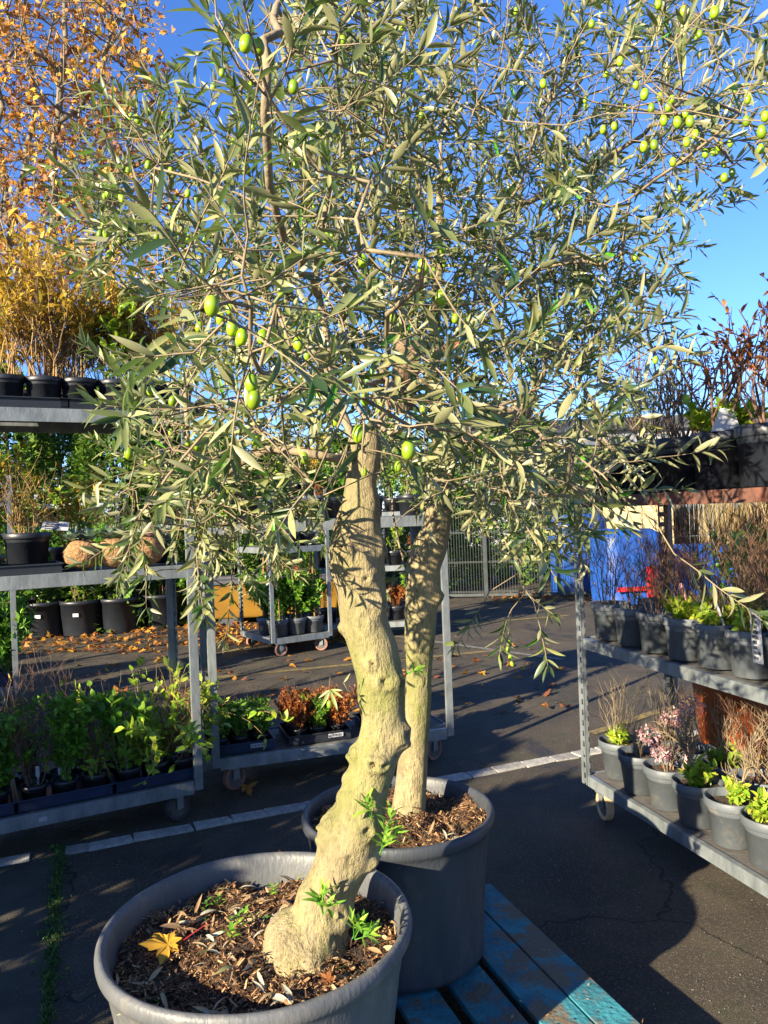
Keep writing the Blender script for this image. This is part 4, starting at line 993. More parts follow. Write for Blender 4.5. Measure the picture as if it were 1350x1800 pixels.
def crown_points(blobs, n_total, test=CROWN, mind=.055, r=random):
    out = []; tries = 0; W_ = [b[2] for b in blobs]
    while len(out) < n_total and tries < n_total*60:
        tries += 1; c, rad, _ = r.choices(blobs, W_)[0]
        v = rv(r)*r.random()**(1/2.2); q = c+Vector((v.x*rad[0], v.y*rad[1], v.z*rad[2]))
        if q.y < .75: continue
        x, y = pix(q)
        if test and not inpoly(x, y, test): continue
        out.append(q)
    return out

# ---- rear olive
cR = P(699, 1419, 2.64); cR.z = 0
tR = thing('potted_olive_tree', 'rear olive tree with straight trunk in a dark ribbed pot standing on the blue pallet', 'olive tree', (cR.x, cR.y, PTOP), group='potted olive trees')
HR = P(699, 1419, 2.64).z-PTOP; 
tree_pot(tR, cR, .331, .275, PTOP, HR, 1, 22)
soR, hzR = soil_surface(tR, cR, .30, PTOP+HR-.055, 4, 17000, .03)
rowsR = [(1478, 672, 752), (1446, 682, 748), (1400, 690, 750), (1368, 694, 752), (1294, 704, 755), (1240, 708, 759), (1183, 711, 761), (1130, 709, 766), (1072, 710, 771), (1035, 711, 776), (998, 712, 778), (961, 726, 788), (924, 742, 793), (868, 751, 796), (820, 757, 800), (770, 757, 795), (720, 752, 785), (680, 748, 776), (640, 748, 772), (590, 752, 774), (540, 756, 776), (480, 760, 779), (400, 765, 780), (330, 767, 778)]
dR = lambda y: 2.66 if y > 900 else 2.66+.0004*(900-y)
mR, CR_, RR_ = trunk_mesh(rowsR, dR, [(745, 1190, .012, .006), (733, 1165, .010, .005), (757, 1125, .014, .008), (716, 1270, .01, .005), (770, 1050, .02, .02), (765, 925, .018, .008)], seg=44, seed=3, amp=.03)
mR.build('trunk', 'olive_bark', tR, smooth=True, off=tR.location)
g = Grow()
D = lambda x, y, d: P(x, y, d)
tipR = [D(772, 330, 2.86)]
stem_i = g.limb([D(768, 480, 2.83), D(772, 330, 2.9), D(790, 150, 3.0), D(800, -60, 3.1)])
g.limb([D(775, 850, 2.66), D(800, 640, 2.6), D(850, 480, 2.55), D(885, 370, 2.5), D(930, 280, 2.45), D(968, 175, 2.4), D(978, 135, 2.4), D(1020, 95, 2.36), D(1040, 20, 2.3)])
g.limb([D(978, 135, 2.4), D(950, 60, 2.4), D(930, -20, 2.4), D(900, -90, 2.4)], par=len(g.p)-8)
g.limb([D(962, 180, 2.4), D(905, 110, 2.35), D(870, 50, 2.3), D(835, -10, 2.3)])
g.limb([D(765, 780, 2.68), D(745, 620, 2.75), D(715, 420, 2.8), D(710, 290, 2.8), D(660, 190, 2.8), D(610, 60, 2.8)])
g.limb([D(710, 290, 2.8), D(640, 185, 2.6), D(560, 170, 2.5)])
g.limb([D(790, 790, 2.66), D(870, 740, 2.6), D(940, 690, 2.5), D(975, 600, 2.4), D(915, 510, 2.35), D(850, 470, 2.3)])
g.limb([D(975, 600, 2.4), D(1040, 700, 2.3), D(1060, 780, 2.25)])
g.limb([D(790, 830, 2.66), D(860, 900, 2.5), D(910, 980, 2.3), D(925, 1040, 2.15), D(940, 1060, 2.1)], step=.05)
g.limb([D(770, 900, 2.7), D(880, 960, 2.6), D(950, 905, 2.5), D(1020, 860, 2.4)])
g.limb([D(885, 370, 2.5), D(1010, 320, 2.7), D(1110, 250, 2.6), D(1200, 180, 2.3)])
g.limb([D(760, 640, 2.75), D(860, 560, 3.2), D(960, 400, 3.4)])
g.limb([D(716, 1010, 2.66), D(702, 960, 2.7), D(690, 900, 2.78), D(672, 800, 2.85), D(640, 700, 2.9)])
for q in crown_points([(D(930, 250, 2.9), (1.0, .85, .95), 5), (D(880, 620, 2.6), (.62, .65, .55), 2.6), (D(1130, 230, 2.2), (.42, .4, .42), 1.6), (D(950, 840, 2.2), (.38, .4, .22), 1.0), (D(660, 250, 2.9), (.55, .5, .8), 1.5), (D(820, 560, 2.75), (.55, .6, .7), 2.2), (D(1000, 480, 2.9), (.4, .5, .6), 1.6)], 980):
    g.reach(q, sag=-.05)
for x, y, d in ((1300, 200, 1.7), (1200, 160, 1.6), (1290, 290, 1.75), (1260, 255, 1.7), (1330, 240, 1.6), (1330, 60, 1.7), (1230, 30, 1.7), (945, 1085, 2.1), (900, 1070, 2.15), (860, 1040, 2.3)): g.reach(D(x, y, d))
g.radii(.0013, 2.35, .022)
kids = g.ch; ms = []; vs = []; tw = MB()
ctr = D(860, 420, 2.8)
for i in range(len(g.p)):
    pa = g.par[i]
    if pa < 0: continue
    dd = (g.p[i]-g.p[pa]).normalized(); out = (g.p[i]-ctr).normalized()
    if kids[i] == 0: twig(g.p[i], dd+out*.6+Vector((0, 0, .2))+rv()*.4, random.uniform(.12, .26), ms, vs, tw, droop=.5 if g.p[i].z < 2.2 else .15)
    elif g.r[i] < .0042 and random.random() < .34: twig(g.p[i], rv()+out*.6+dd*.3, random.uniform(.06, .17), ms, vs, tw)
fr = []
def hang(g, x, y, d, s=1.0, n=1):
    A = np.array([tuple(v) for v in g.p])
    p_ = D(x, y, d); q = np.linalg.norm(A-np.array(p_+Vector((0, 0, .025))), axis=1); i = int(np.argmin(q))
    return p_, s, i, q[i]
fruitR = [(1133, 166, 22), (1175, 188, 18), (1181, 175, 16), (1191, 215, 22), (1213, 214, 22), (1167, 212, 20), (1202, 20, 20), (1256, 22, 24), (1157, 8, 18), (1090, 108, 18), (1040, 42, 16), (996, 14, 14), (955, 147, 18), (1240, 270, 17), (1265, 258, 17), (1284, 252, 16), (1272, 288, 14), (1273, 312, 18), (1287, 303, 17), (1314, 175, 17), (1312, 213, 20), (1339, 232, 24), (1337, 262, 18), (1183, 285, 17), (1030, 188, 14), (1029, 176, 12), (1253, 268, 14), (1150, 255, 20), (1132, 258, 20), (708, 46, 17), (763, 91, 9), (1080, 222, 16), (1060, 228, 16), (990, 265, 13), (1196, 330, 12), (1207, 250, 18), (840, 80, 14), (907, 20, 14), (1145, 190, 18), (1160, 170, 16), (1205, 200, 16), (1222, 236, 18), (1100, 190, 14), (1118, 150, 15), (1065, 130, 14), (1345, 205, 20), (1290, 160, 15), (1230, 60, 16)]
# olives hang from their own little fruiting twig that reaches the wood
g2 = []
for x, y, s_ in fruitR:
    d = min(2.6, max(1.2, 22*1.72/s_*.82 if s_ < 30 else 1)); d = min(d, 2.3)
    sz = s_*d/F/.0256; q = D(x, y-s_*.5-8, d)
    j = g.reach(q, jit=.008); fr.append((D(x, y, d), sz, q))
for x, y, s_ in [(895, 1130, 11), (893, 1142, 11), (897, 1155, 11), (900, 1167, 10)]:
    q = D(x-2, y-10, 2.15); g.reach(q, jit=.004); fr.append((D(x, y, 2.15), s_*2.15/F/.0256, q))
for k in range(60):
    i = random.randrange(len(ms)); p_ = Vector((ms[i][0][3], ms[i][1][3], ms[i][2][3])); fr.append((p_+Vector((0, 0, -.022)), random.uniform(.6, .95), p_))
g.radii(.0013, 2.35, .022)
finish_tree(tR, g, ms, vs, tw, fr, 'olive_bark_grey')
print('rear leaves', len(ms), 'nodes', len(g.p))

# ---- front olive
cF = P(453, 1612, 1.93); cF.z = 0
tF = thing('potted_olive_tree', 'front olive tree with thick knotty leaning trunk in a wide grey pot', 'olive tree', (cF.x, cF.y, PTOP), group='potted olive trees')
HF = P(453, 1612, 1.93).z-PTOP
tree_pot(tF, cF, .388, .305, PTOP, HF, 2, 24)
soF, hzF = soil_surface(tF, cF, .349, PTOP+HF-.085, 9, 30000, .02)
rowsF = [(1745, 430, 590), (1722, 440, 606), (1692, 447, 622), (1655, 462, 622), (1619, 505, 616), (1580, 522, 626), (1545, 540, 636), (1508, 552, 655), (1472, 564, 674), (1435, 580, 682), (1399, 596, 684), (1365, 608, 692), (1331, 619, 702), (1300, 626, 710), (1257, 631, 714), (1202, 626, 712), (1146, 614, 700), (1091, 598, 683), (1035, 588, 680), (1010, 580, 680), (980, 574, 676), (924, 586, 671), (887, 598, 670), (850, 605, 664), (820, 612, 668), (790, 616, 672), (760, 622, 668)]
dF = lambda y: 1.93+.00006*(1700-y)
def flF(dr, q):
    x, y = pix(q); f_ = 0
    if y > 1610: f_ += .22*max(0, dr.x)*min(1, (y-1610)/60)+.12*max(0, -dr.y)*min(1, (y-1610)/60)
    if y > 1640: f_ += .10*noise.noise(q*22)
    return f_
mF, CF_, RF_ = trunk_mesh(rowsF, dF, [(603, 960, .024, .014), (651, 1091, .010, .006), (655, 1158, .016, .012), (675, 1190, .026, .016), (700, 1195, .022, .018), (712, 1290, .03, .022), (625, 1322, .024, .020), (656, 1332, .022, .016), (674, 1330, .018, .014), (582, 1365, .02, .01), (570, 1440, .028, .018), (560, 1465, .024, .016), (645, 1440, .026, .016), (655, 1510, .024, .018), (600, 1538, .022, .014), (604, 1490, .014, .007), (590, 1440, .014, .006), (595, 1590, .016, -.008), (610, 1605, .02, .012), (560, 1648, .018, .010), (600, 1640, .026, -.016), (645, 1012, .018, .006), (670, 1060, .022, .012), (672, 960, .022, .014), (603, 1395, .018, .010), (620, 1225, .03, .008), (475, 1680, .03, -.006), (585, 1102, .012, .014)], seg=96, sub=9, flare=flF, seed=1, amp=.036)
mF.build('trunk', 'olive_bark', tF, smooth=True, off=tF.location)
# dark callus in the knots
for kx, ky, kr in ((603, 960, .008), (655, 1158, .004), (657, 1333, .005)):
    rr = rad_at(CF_, RF_, D(kx, ky, 1.95)); c = CF_[min(range(len(CF_)), key=lambda k: abs(pix(CF_[k])[1]-ky))]
    dx = (D(kx, ky, 1.95)-c).dot(RV); pt = c+RV*dx*.97+Vector((0, -math.sqrt(max(0, (rr*1.02)**2-dx*dx)), 0))
    m = MB(); m.lathe([(.0005, .004), (kr*.5, .002), (kr*.75, .006), (kr, .004), (kr*1.25, -.004)], 14); m.v = [(x*(1+.3*noise.noise((x*90, y*90, kx))), y*(1.2+.3*noise.noise((x*90, y*90, ky))), z) for x, y, z in m.v]
    o = m.build('knot', 'knot', tF, smooth=True); n_ = (pt-c).normalized(); o.matrix_local = Matrix.Translation(pt-tF.location+n_*.0) @ n_.to_track_quat('Z', 'Y').to_matrix().to_4x4()
g = Grow()
g.limb([D(640, 830, 1.99), D(668, 760, 1.97), D(690, 690, 1.95), D(712, 640, 1.9), D(716, 612, 1.88)])
cut = len(g.p)
g.limb([D(635, 840, 1.99), D(620, 770, 2.0), D(585, 660, 2.05), D(560, 520, 2.1), D(570, 380, 2.15), D(600, 250, 2.2), D(590, 100, 2.2), D(560, -30, 2.2)])
g.limb([D(585, 660, 2.05), D(500, 560, 2.2), D(430, 460, 2.3), D(350, 400, 2.4), D(250, 330, 2.4)])
g.limb([D(600, 720, 2.0), D(520, 690, 1.8), D(430, 700, 1.7), D(360, 760, 1.6), D(300, 840, 1.6)])
g.limb([D(628, 800, 1.97), D(560, 800, 1.85), D(470, 790, 1.9), D(380, 850, 1.95), D(330, 930, 1.95)])
g.limb([D(700, 690, 1.93), D(675, 670, 1.5), D(680, 585, 1.3), D(700, 535, 1.2), D(745, 490, 1.15)], step=.04)
g.limb([D(676, 665, 1.5), D(610, 668, 1.4), D(550, 675, 1.3), D(490, 675, 1.22), D(455, 650, 1.15), D(440, 620, 1.1), D(440, 420, 1.05)], step=.04)
g.limb([D(672, 660, 1.5), D(682, 720, 1.35), D(660, 745, 1.25), D(720, 755, 1.15)], step=.04)
g.limb([D(560, 520, 2.1), D(500, 420, 1.7), D(470, 260, 1.5), D(470, 120, 1.4), D(510, 20, 1.35)])
g.limb([D(712, 660, 1.9), D(800, 700, 1.8), D(900, 720, 1.7), D(1000, 790, 1.6), D(1090, 870, 1.5), D(1150, 915, 1.42), D(1190, 980, 1.38)], step=.05)
g.limb([D(720, 640, 1.9), D(790, 610, 1.7)])
g.limb([D(490, 680, 1.22), D(500, 780, 1.3), D(540, 850, 1.35), D(560, 880, 1.35)], step=.04)
g.limb([D(430, 700, 1.7), D(300, 730, 1.4), D(235, 745, 1.3)], step=.05)
for q in crown_points([(D(450, 400, 2.15), (.68, .65, .60), 5), (D(330, 860, 2.0), (.36, .4, .26), 2.2), (D(440, 620, 2.35), (.45, .4, .4), 2.4), (D(620, 120, 2.0), (.45, .5, .5), 2.2), (D(250, 330, 2.2), (.35, .4, .35), 1.2), (D(560, 600, 1.35), (.33, .28, .25), .55), (D(900, 760, 1.75), (.4, .35, .22), .8), (D(530, 60, 1.5), (.25, .25, .3), .35)], 930):
    if q.y < 1.15 and random.random() < .6: continue
    g.reach(q, sag=-.05)
near = [(350, 545, .92), (400, 560, .95), (450, 590, .95), (330, 470, .95), (470, 500, 1.0), (520, 590, 1.05), (420, 690, .95), (640, 700, 1.15), (640, 735, 1.0), (720, 750, .98), (550, 850, 1.1), (745, 450, 1.05), (775, 505, 1.05), (640, 440, 1.1), (240, 730, 1.2), (460, 760, 1.1), (820, 760, 1.2), (900, 820, 1.3), (1000, 850, 1.3), (1060, 880, 1.35), (650, 320, 1.2), (560, 300, 1.2), (440, 60, 1.05), (500, 130, 1.1), (640, 140, 1.2), (380, 30, 1.2), (940, 950, 1.5), (800, 500, 1.4), (860, 620, 1.4), (720, 330, 1.3), (1180, 200, 1.7), (340, 620, 1.0), (380, 500, 1.1), (430, 440, 1.1), (500, 440, 1.15), (560, 500, 1.1), (600, 560, 1.1), (560, 640, 1.05), (500, 700, 1.1), (680, 480, 1.15), (700, 600, 1.15), (760, 640, 1.1), (800, 700, 1.15), (360, 700, 1.1), (300, 560, 1.15), (560, 380, 1.2), (470, 380, 1.2), (640, 380, 1.2), (880, 780, 1.25), (960, 760, 1.35), (1040, 820, 1.4), (420, 120, 1.1), (560, 60, 1.15), (600, 200, 1.2), (480, 230, 1.2), (700, 700, 1.1)]
nidx = [g.reach(D(*q), jit=.010) for q in near]
g.radii(.0014, 2.35, .030)
ms = []; vs = []; tw = MB(); ctr = D(480, 500, 2.1); kids = g.ch
for i in range(cut, len(g.p)):
    pa = g.par[i]
    if pa < 0: continue
    dd = (g.p[i]-g.p[pa]).normalized(); out = (g.p[i]-ctr).normalized(); nr = i in nidx
    if g.p[i].y < 1.2 and not nr and kids[i] > 0: continue
    if kids[i] == 0 or nr: twig(g.p[i], dd+out*.5+Vector((0, 0, .15))+rv()*.4, random.uniform(.07, .13) if nr else random.uniform(.12, .25), ms, vs, tw, ll=(.05, .074) if nr else (.045, .072), droop=.5 if g.p[i].z < 1.9 else .1, bare=.3 if nr else .12)
    elif g.r[i] < .0042 and random.random() < .30: twig(g.p[i], rv()+out*.6+dd*.3, random.uniform(.06, .16), ms, vs, tw)
fr = []
big = [(388, 560, 24), (350, 575, 20), (505, 590, 20), (540, 625, 18), (470, 612, 20), (560, 560, 18), (655, 520, 20), (690, 560, 18), (560, 700, 20), (590, 740, 22), (668, 715, 22), (760, 480, 20), (800, 560, 18), (700, 820, 20), (372, 538, 38), (408, 577, 30), (425, 592, 30), (461, 592, 28), (524, 605, 27), (441, 673, 35), (446, 703, 35), (631, 763, 34), (718, 791, 36), (744, 469, 31), (775, 523, 29), (638, 459, 26), (404, 543, 22), (494, 512, 20), (598, 543, 18), (640, 680, 22), (642, 702, 24), (625, 704, 22), (226, 797, 22), (265, 687, 20), (303, 705, 20), (432, 77, 34), (454, 82, 32), (460, 100, 16), (516, 153, 26), (574, 420, 22), (420, 600, 20), (490, 820, 18), (487, 833, 16), (450, 775, 22), (458, 790, 18), (535, 805, 22), (744, 715, 20), (625, 294, 16), (583, 414, 12), (740, 825, 14)]
for x, y, s_ in big:
    d = min(2.0, max(.92, .0256*F/s_)); q = D(x+random.uniform(-3, 3), y-s_*.5-7, d); g.reach(q, jit=.006, step=.05)
    fr.append((D(x, y, d), s_*d/F/.0256, q))
small = [(184, 345), (230, 205), (242, 210), (246, 218), (262, 196), (318, 190), (357, 215), (285, 240), (302, 237), (190, 340), (215, 350), (330, 340), (345, 350), (200, 430), (210, 425), (400, 325), (445, 125), (440, 150), (375, 153), (390, 128), (480, 195), (275, 415), (175, 412), (330, 418), (360, 420), (390, 900), (350, 940), (400, 860), (330, 780), (345, 785), (300, 760), (265, 840), (470, 350), (500, 360), (520, 290), (640, 830), (650, 832), (575, 1226), (430, 300), (410, 250), (370, 290), (300, 300), (260, 290), (225, 300)]
for x, y in small[:-8]+small[-8:]:
    if (x, y) == (575, 1226): continue
    d = random.uniform(1.7, 2.3); q = D(x, y-12, d); g.reach(q, jit=.006); fr.append((D(x, y, d), random.uniform(12, 16)*d/F/.0256, q))
for k in range(70):
    i = random.randrange(len(ms)); p_ = Vector((ms[i][0][3], ms[i][1][3], ms[i][2][3]))
    if p_.y > 1.3: fr.append((p_+Vector((0, 0, -.022)), random.uniform(.55, .9), p_))
# sprigs growing low on the two trunks
def sprig(ms, vs, tw, x, y, d, n, L, up, ll=.05):
    ms = []; vs = []; tw = MB()
    for k in range(n):
        p_ = D(x+random.uniform(-4, 4), y+random.uniform(-4, 4), d)
        twig(p_, Vector(up)+rv()*.45, L*random.uniform(.6, 1.1), ms, vs, tw, ll=(ll*.7, ll*1.1), gap=.012, droop=-.2, bare=.05)
    vs = [random.random() for _ in vs]; o = link('sprout', scatter_mesh('sprout', OLW, ms, vs, mat='sprout_leaf', off=tF.location), tF); tw.build('sprout_stem', 'sprout_leaf', o, off=tF.location)
sprig(ms, vs, tw, 568, 1606, 1.83, 4, .05, (0, -.3, .9)); sprig(ms, vs, tw, 622, 1650, 1.82, 4, .05, (.5, -.3, .7)); sprig(ms, vs, tw, 668, 1500, 1.88, 3, .10, (.4, -.3, .9)); sprig(ms, vs, tw, 655, 1440, 1.88, 2, .06, (.1, -.4, 1)); sprig(ms, vs, tw, 712, 1185, 1.95, 2, .05, (.6, -.2, .6), .036)
tw.tube([D(626, 1225, 1.93), D(600, 1210, 1.9), D(580, 1190, 1.86), D(578, 1215, 1.86)], .0009, 4)
for a_, b_ in (((580, 1212), (561, 1226)), ((581, 1212), (600, 1214)), ((581, 1212), (601, 1226)), ((580, 1213), (565, 1244)), ((580, 1213), (592, 1245))):
    p_ = D(*a_, 1.86); q = D(*b_, 1.86); ms.append(m4(p_, q-p_, (0, -1, .4), (q-p_).length*1.1)); vs.append(.95)
fr.append((D(579, 1238, 1.86), .75, D(580, 1220, 1.86)))
p_ = D(620, 1225, 1.9); tw.tube([D(628, 1228, 1.93), D(612, 1215, 1.9), D(604, 1200, 1.88)], .001, 4)
for dx, dy in ((-6, -18), (10, -14)): q = D(604+dx, 1200+dy, 1.88); ms.append(m4(D(604, 1200, 1.88), q-D(604, 1200, 1.88), (0, -1, .3), .03)); vs.append(.8)
g.radii(.0014, 2.35, .030)
finish_tree(tF, g, ms, vs, tw, fr, 'olive_bark_grey')
print('front leaves', len(ms), 'nodes', len(g.p))
# sawn, weathered stub of the front trunk
o = thing; m = MB(); a_, b_ = D(712, 660, 1.90), D(720, 602, 1.86); ax = (b_-a_).normalized(); m.tube([a_-ax*.08, a_, a_.lerp(b_, .5), b_], [.036, .033, .034, .031], 18); m.build('cut_stub', 'knot', tF, smooth=False, off=tF.location)
m = MB(); a_, b_ = D(790, 612, 1.72), D(812, 604, 1.68); m.tube([D(760, 622, 1.78), a_, b_], [.009, .007, .006], 9); m.build('cut_branch', 'terracotta', tF, smooth=True, off=tF.location)
m = MB(); m.tube([D(870, 745, 1.84), D(900, 730, 1.76), D(925, 722, 1.72)], [.02, .022, .018], 10); m.build('cut_branch', 'olive_bark_grey', tF, smooth=True, off=tF.location)

# leaves lying on the soil: each one an object
LO = leaf_objects(); dry = [scatter_mesh('fallen_leaf', [tm], [np.eye(4)], [v], mat='dry_leaf') for tm in (OL[1], OL[3], OL[4], OLW[1]) for v in (.2, .5, .75, .95)]
for (t_, so_, hz, c, Rs, n) in ((tF, soF, hzF, cF, .34, 290), (tR, soR, hzR, cR, .28, 70)):
    k = 0
    while k < n:
        a = random.uniform(0, 6.28); rr = Rs*math.sqrt(random.random()); x, y = c.x+rr*math.cos(a), c.y+rr*math.sin(a)
        if t_ is tF and noise.noise((x*5, y*5, 2)) < -.15: k += .34; continue
        me = random.choice(dry) if random.random() < .88 else random.choice(LO)[1]
        o = link('fallen_leaf', me, so_); L_ = random.uniform(.035, .062)
        o.matrix_local = Matrix.Translation(-Vector(t_.location)) @ Matrix(m4((x, y, hz(x, y)+.008+random.random()*.008), (random.uniform(-1, 1), random.uniform(-1, 1), random.uniform(-.25, .4)), rv()*.6+Vector((0, 0, 1)), L_)); k += 1
p_ = G(300, 1680, PTOP+HF-.085); lf = link('maple_leaf', scatter_mesh('maple_leaf', [maple_tmpl(.10, 1)], [m4((0, 0, .0), (-.75, -.35, .03), (-.1, -.15, 1), .108)], [.72], mat='autumn_leaf')); lf.location = (p_.x+.03, p_.y+.01, hzF(p_.x, p_.y)+.026); tag(lf, 'large yellow maple leaf lying on the soil of the front pot', 'leaf')
MB().tube([(.0, .0, .002), (.028, .012, .016), (.055, .03, .026), (.07, .05, .02)], .0012, 5).build('leaf_stalk', 'red_strap', lf)
for (px, py, z, v, s_, lb, an) in ((489, 1522, PTOP+HF-.075, .15, .05, 'small upright orange maple leaf at the back of the front pot', 1.2), (650, 1553, PTOP+HF-.07, .8, .04, 'small yellow leaf on the soil right of the front trunk', .3), (572, 1740, PTOP+HF-.075, .1, .035, 'small dark red leaf at the near edge of the front pot soil', .5)):
    p_ = G(px, py, z); o = link('maple_leaf', scatter_mesh('maple_leaf', [ML[1]], [m4((0, 0, 0), (.2, .3, an), (0, -1, .4), s_)], [v], mat='autumn_leaf')); o.location = (p_.x, p_.y, hzF(p_.x, p_.y)+.008); tag(o, lb, 'leaf')
p_ = G(420, 1398, 0); o = link('maple_leaf', scatter_mesh('maple_leaf', [ML[1]], [m4((0, 0, 0), (1, .2, 0), (0, 0, 1), .12)], [.35], mat='autumn_leaf')); o.location = (p_.x, p_.y, .03); tag(o, 'brown maple leaf on the dark asphalt under the middle trolley', 'leaf')
# seedlings weeds in the front pot
for k, (px, py, s_) in enumerate(((365, 1608, .9), (405, 1672, 1.3), (480, 1588, .9), (420, 1660, 1.0), (432, 1632, .7), (385, 1600, .8))):
    p_ = G(px, py, PTOP+HF-.085); ms = []; vs = []
    for j in range(9):
        a = j*2.4; ms.append(m4((random.uniform(-.008, .008), random.uniform(-.008, .008), .012+.003*j), (math.cos(a), math.sin(a), .5), (0, 0, 1), .024*s_*random.uniform(.6, 1.1))); vs.append(random.random())
    o = link('seedling', scatter_mesh('seedling', BL, ms, vs, mat='sprout_leaf')); o.location = (p_.x, p_.y, hzF(p_.x, p_.y)+.002)
    tag(o, ['tiny weed seedling left of the centre of the front pot', 'brightest weed seedling right of the yellow maple leaf', 'weed seedling between the soil centre and the front trunk', 'small weed seedling behind the brightest one', 'tiny weed seedling near the foot of the front trunk', 'tiny weed seedling at the back left of the front pot'][k], 'seedling')
# loose bits on the pallet
ms = []; vs = []
for k in range(90):
    q = pA0+pu*random.uniform(.02, 1.0)+pw*random.uniform(.0, .6); ms.append(m4((q.x, q.y, PTOP+.002), (random.uniform(-1, 1), random.uniform(-1, 1), .05), (0, 0, 1), random.uniform(.004, .02))); vs.append(random.random())
link('leaf_litter', scatter_mesh('leaf_litter', BLs+NL, ms, vs, mat='dry_leaf'), kind='stuff')

# ================================================================== background
# big black tubs with laurels before the hedge
def big_tub(px, py, r, H, label, seed, s=1.0, tagw=False, species='tree'):
    p = G(px, py, 0); t = thing('potted_laurel', label, 'potted shrub', (p.x, p.y, 0), seed, group='laurels in big black tubs')
    m = MB(); m.lathe([(.001, .002), (r*.82, .002), (r*.84, .02), (r*.96, H*.88), (r, H*.885), (r, H), (r*.95, H), (r*.93, H*.85)], 28); m.build('tub', 'dark_pot', t, smooth=True)
    o = link('soil', soil_mesh(r*.935, 1), t, 'soil'); o.location = (0, 0, H*.86)
    sm, lm = SP[species](seed)
    a = link('stems', sm, t, kind='stuff'); a.location = (0, 0, H*.86); a.scale = (s,)*3
    a = link('foliage', lm, t, kind='stuff'); a.location = (0, 0, H*.86); a.scale = (s,)*3
    if tagw:
        o = MB().box((0, 0, 0), (.04, .001, .025)).build('tub_label', 'tag_white', t); o.location = (r*.97*math.sin(0), -r*.98, H*.62); o.rotation_euler = (0, 0, 0)
        t.rotation_euler = (0, 0, .1)
for i, (px, py) in enumerate(((-20, 1122), (80, 1118), (145, 1115), (212, 1110), (285, 1102), (-110, 1130))):
    big_tub(px, py, .31, .52, ['laurel in a big black tub, leftmost in view', 'laurel in a big black tub with a white label, left of the pair', 'laurel in a big black tub with a white label, right of the pair', 'laurel in a big black tub behind the thin slotted posts', 'laurel in a big black tub nearest the yellow bin', 'laurel in a big black tub past the left edge'][i], 1+i % 3, .62, i in (1, 2))
# evergreen hedge: several clipped conifers side by side
def conifer(x, y, H, Rr, label, seed, n=13000, cat='conifer', group='conifers of the evergreen hedge'):
    t = thing('conifer', label, cat, (x, y, 0), 0, group); r = random.Random(seed)
    MB().tube([(0, 0, 0), (.03, 0, H*.5), (0, .02, H*.93)], [.09, .06, .01], 7).build('trunk', 'tree_bark', t, smooth=True)
    def f():
        ms = []; vs = []; r = random.Random(seed)
        for k in range(n//14):
            z = H*r.random()**.9; a = r.uniform(0, 6.28)
            rr = Rr*(1-(z/H)**2.2)**.7*(.72+.45*r.random())*(1+.2*noise.noise((a*2, z*1.4, seed)))
            c = Vector((math.cos(a)*rr, math.sin(a)*rr, z)); out = Vector((math.cos(a), math.sin(a), r.uniform(-.1, .7)))
            pv = r.random()
            for j in range(14):
                d = (out+rv(r)*.7).normalized(); L_ = r.uniform(.07, .17)
                ms.append(m4(c+rv(r)*.13, d, rv(r)+Vector((0, 0, .6)), L_)); vs.append(min(1, max(0, pv*.7+r.random()*.3)))
        return scatter_mesh('foliage', BLs+NL, ms, vs, mat='conifer_leaf')
    link('foliage', cached(('con', seed), f), t, kind='stuff')
    m = MB()
    for k in range(26):
        z = H*r.uniform(.08, .9); a = r.uniform(0, 6.28); L_ = Rr*(1-(z/H)**2)**.7*.9
        m.tube([(0, 0, z-.1), (math.cos(a)*L_*.5, math.sin(a)*L_*.5, z), (math.cos(a)*L_, math.sin(a)*L_, z+.15)], [.02, .012, .004], 4)
    m.build('branches', 'tree_bark', t, kind='stuff')
for i in range(9):
    px = -170+i*92; p = P(px, 900, 11.2+.5*(i % 2)+(.25*i))
    conifer(p.x, p.y, (4.2, 4.5, 4.0, 3.8, 3.7, 3.3, 3.0, 2.8, 2.6)[i], .75, ['bright conifer past the left edge of the hedge', 'tall bright conifer at the left edge above the black tubs', 'tall conifer behind the middle shelf straw plant', 'conifer behind the coir ball planters', 'conifer behind the small far trolley at its left', 'conifer behind the olive branches over the small far trolley', 'conifer behind the yellow bin', 'conifer just left of the front olive trunk', 'low conifer behind the front olive trunk'][i], 11+i)
for i in range(6):
    px = 590+i*88; p = P(px, 900, 15.6+.4*i)
    conifer(p.x, p.y, 3.2+.35*math.sin(i*2.1), .85, ['low round conifer behind the two olive trunks', 'low conifer behind the rear olive trunk', 'low conifer right of the rear olive trunk', 'low conifer behind the left end of the mesh fence', 'low conifer behind the middle of the mesh fence', 'low conifer behind the right end of the mesh fence'][i], 31+i, 7000, group='low conifers behind the yard')
# yellow bin behind the small trolley
p = P(480, 1050, 12.2)
t = thing('grit_bin', 'wide yellow plastic bin on the ground behind the small far trolley', 'bin', (p.x, p.y, 0), .1)
m = MB(); b0 = [(-.98, -.36), (.98, -.36), (.98, .36), (-.98, .36)]; b1 = [(-1.08, -.42), (1.08, -.42), (1.08, .42), (-1.08, .42)]
m.add([(x, y, .1) for x, y in b0]+[(x, y, .62) for x, y in b1], [(3, 2, 1, 0), (0, 1, 5, 4), (1, 2, 6, 5), (2, 3, 7, 6), (3, 0, 4, 7)]); m.build('bin_body', 'yellow_plastic', t, bevel=.03)
m = MB(); m.box((0, 0, .66), (1.12, .46, .035)); m.box((0, 0, .72), (1.0, .36, .03)); m.build('lid', 'roof_dark', t, bevel=.02)
for s_ in (-1, 1): MB().box((s_*.7, 0, .05), (.12, .36, .05)).build('foot', 'roof_dark', t)
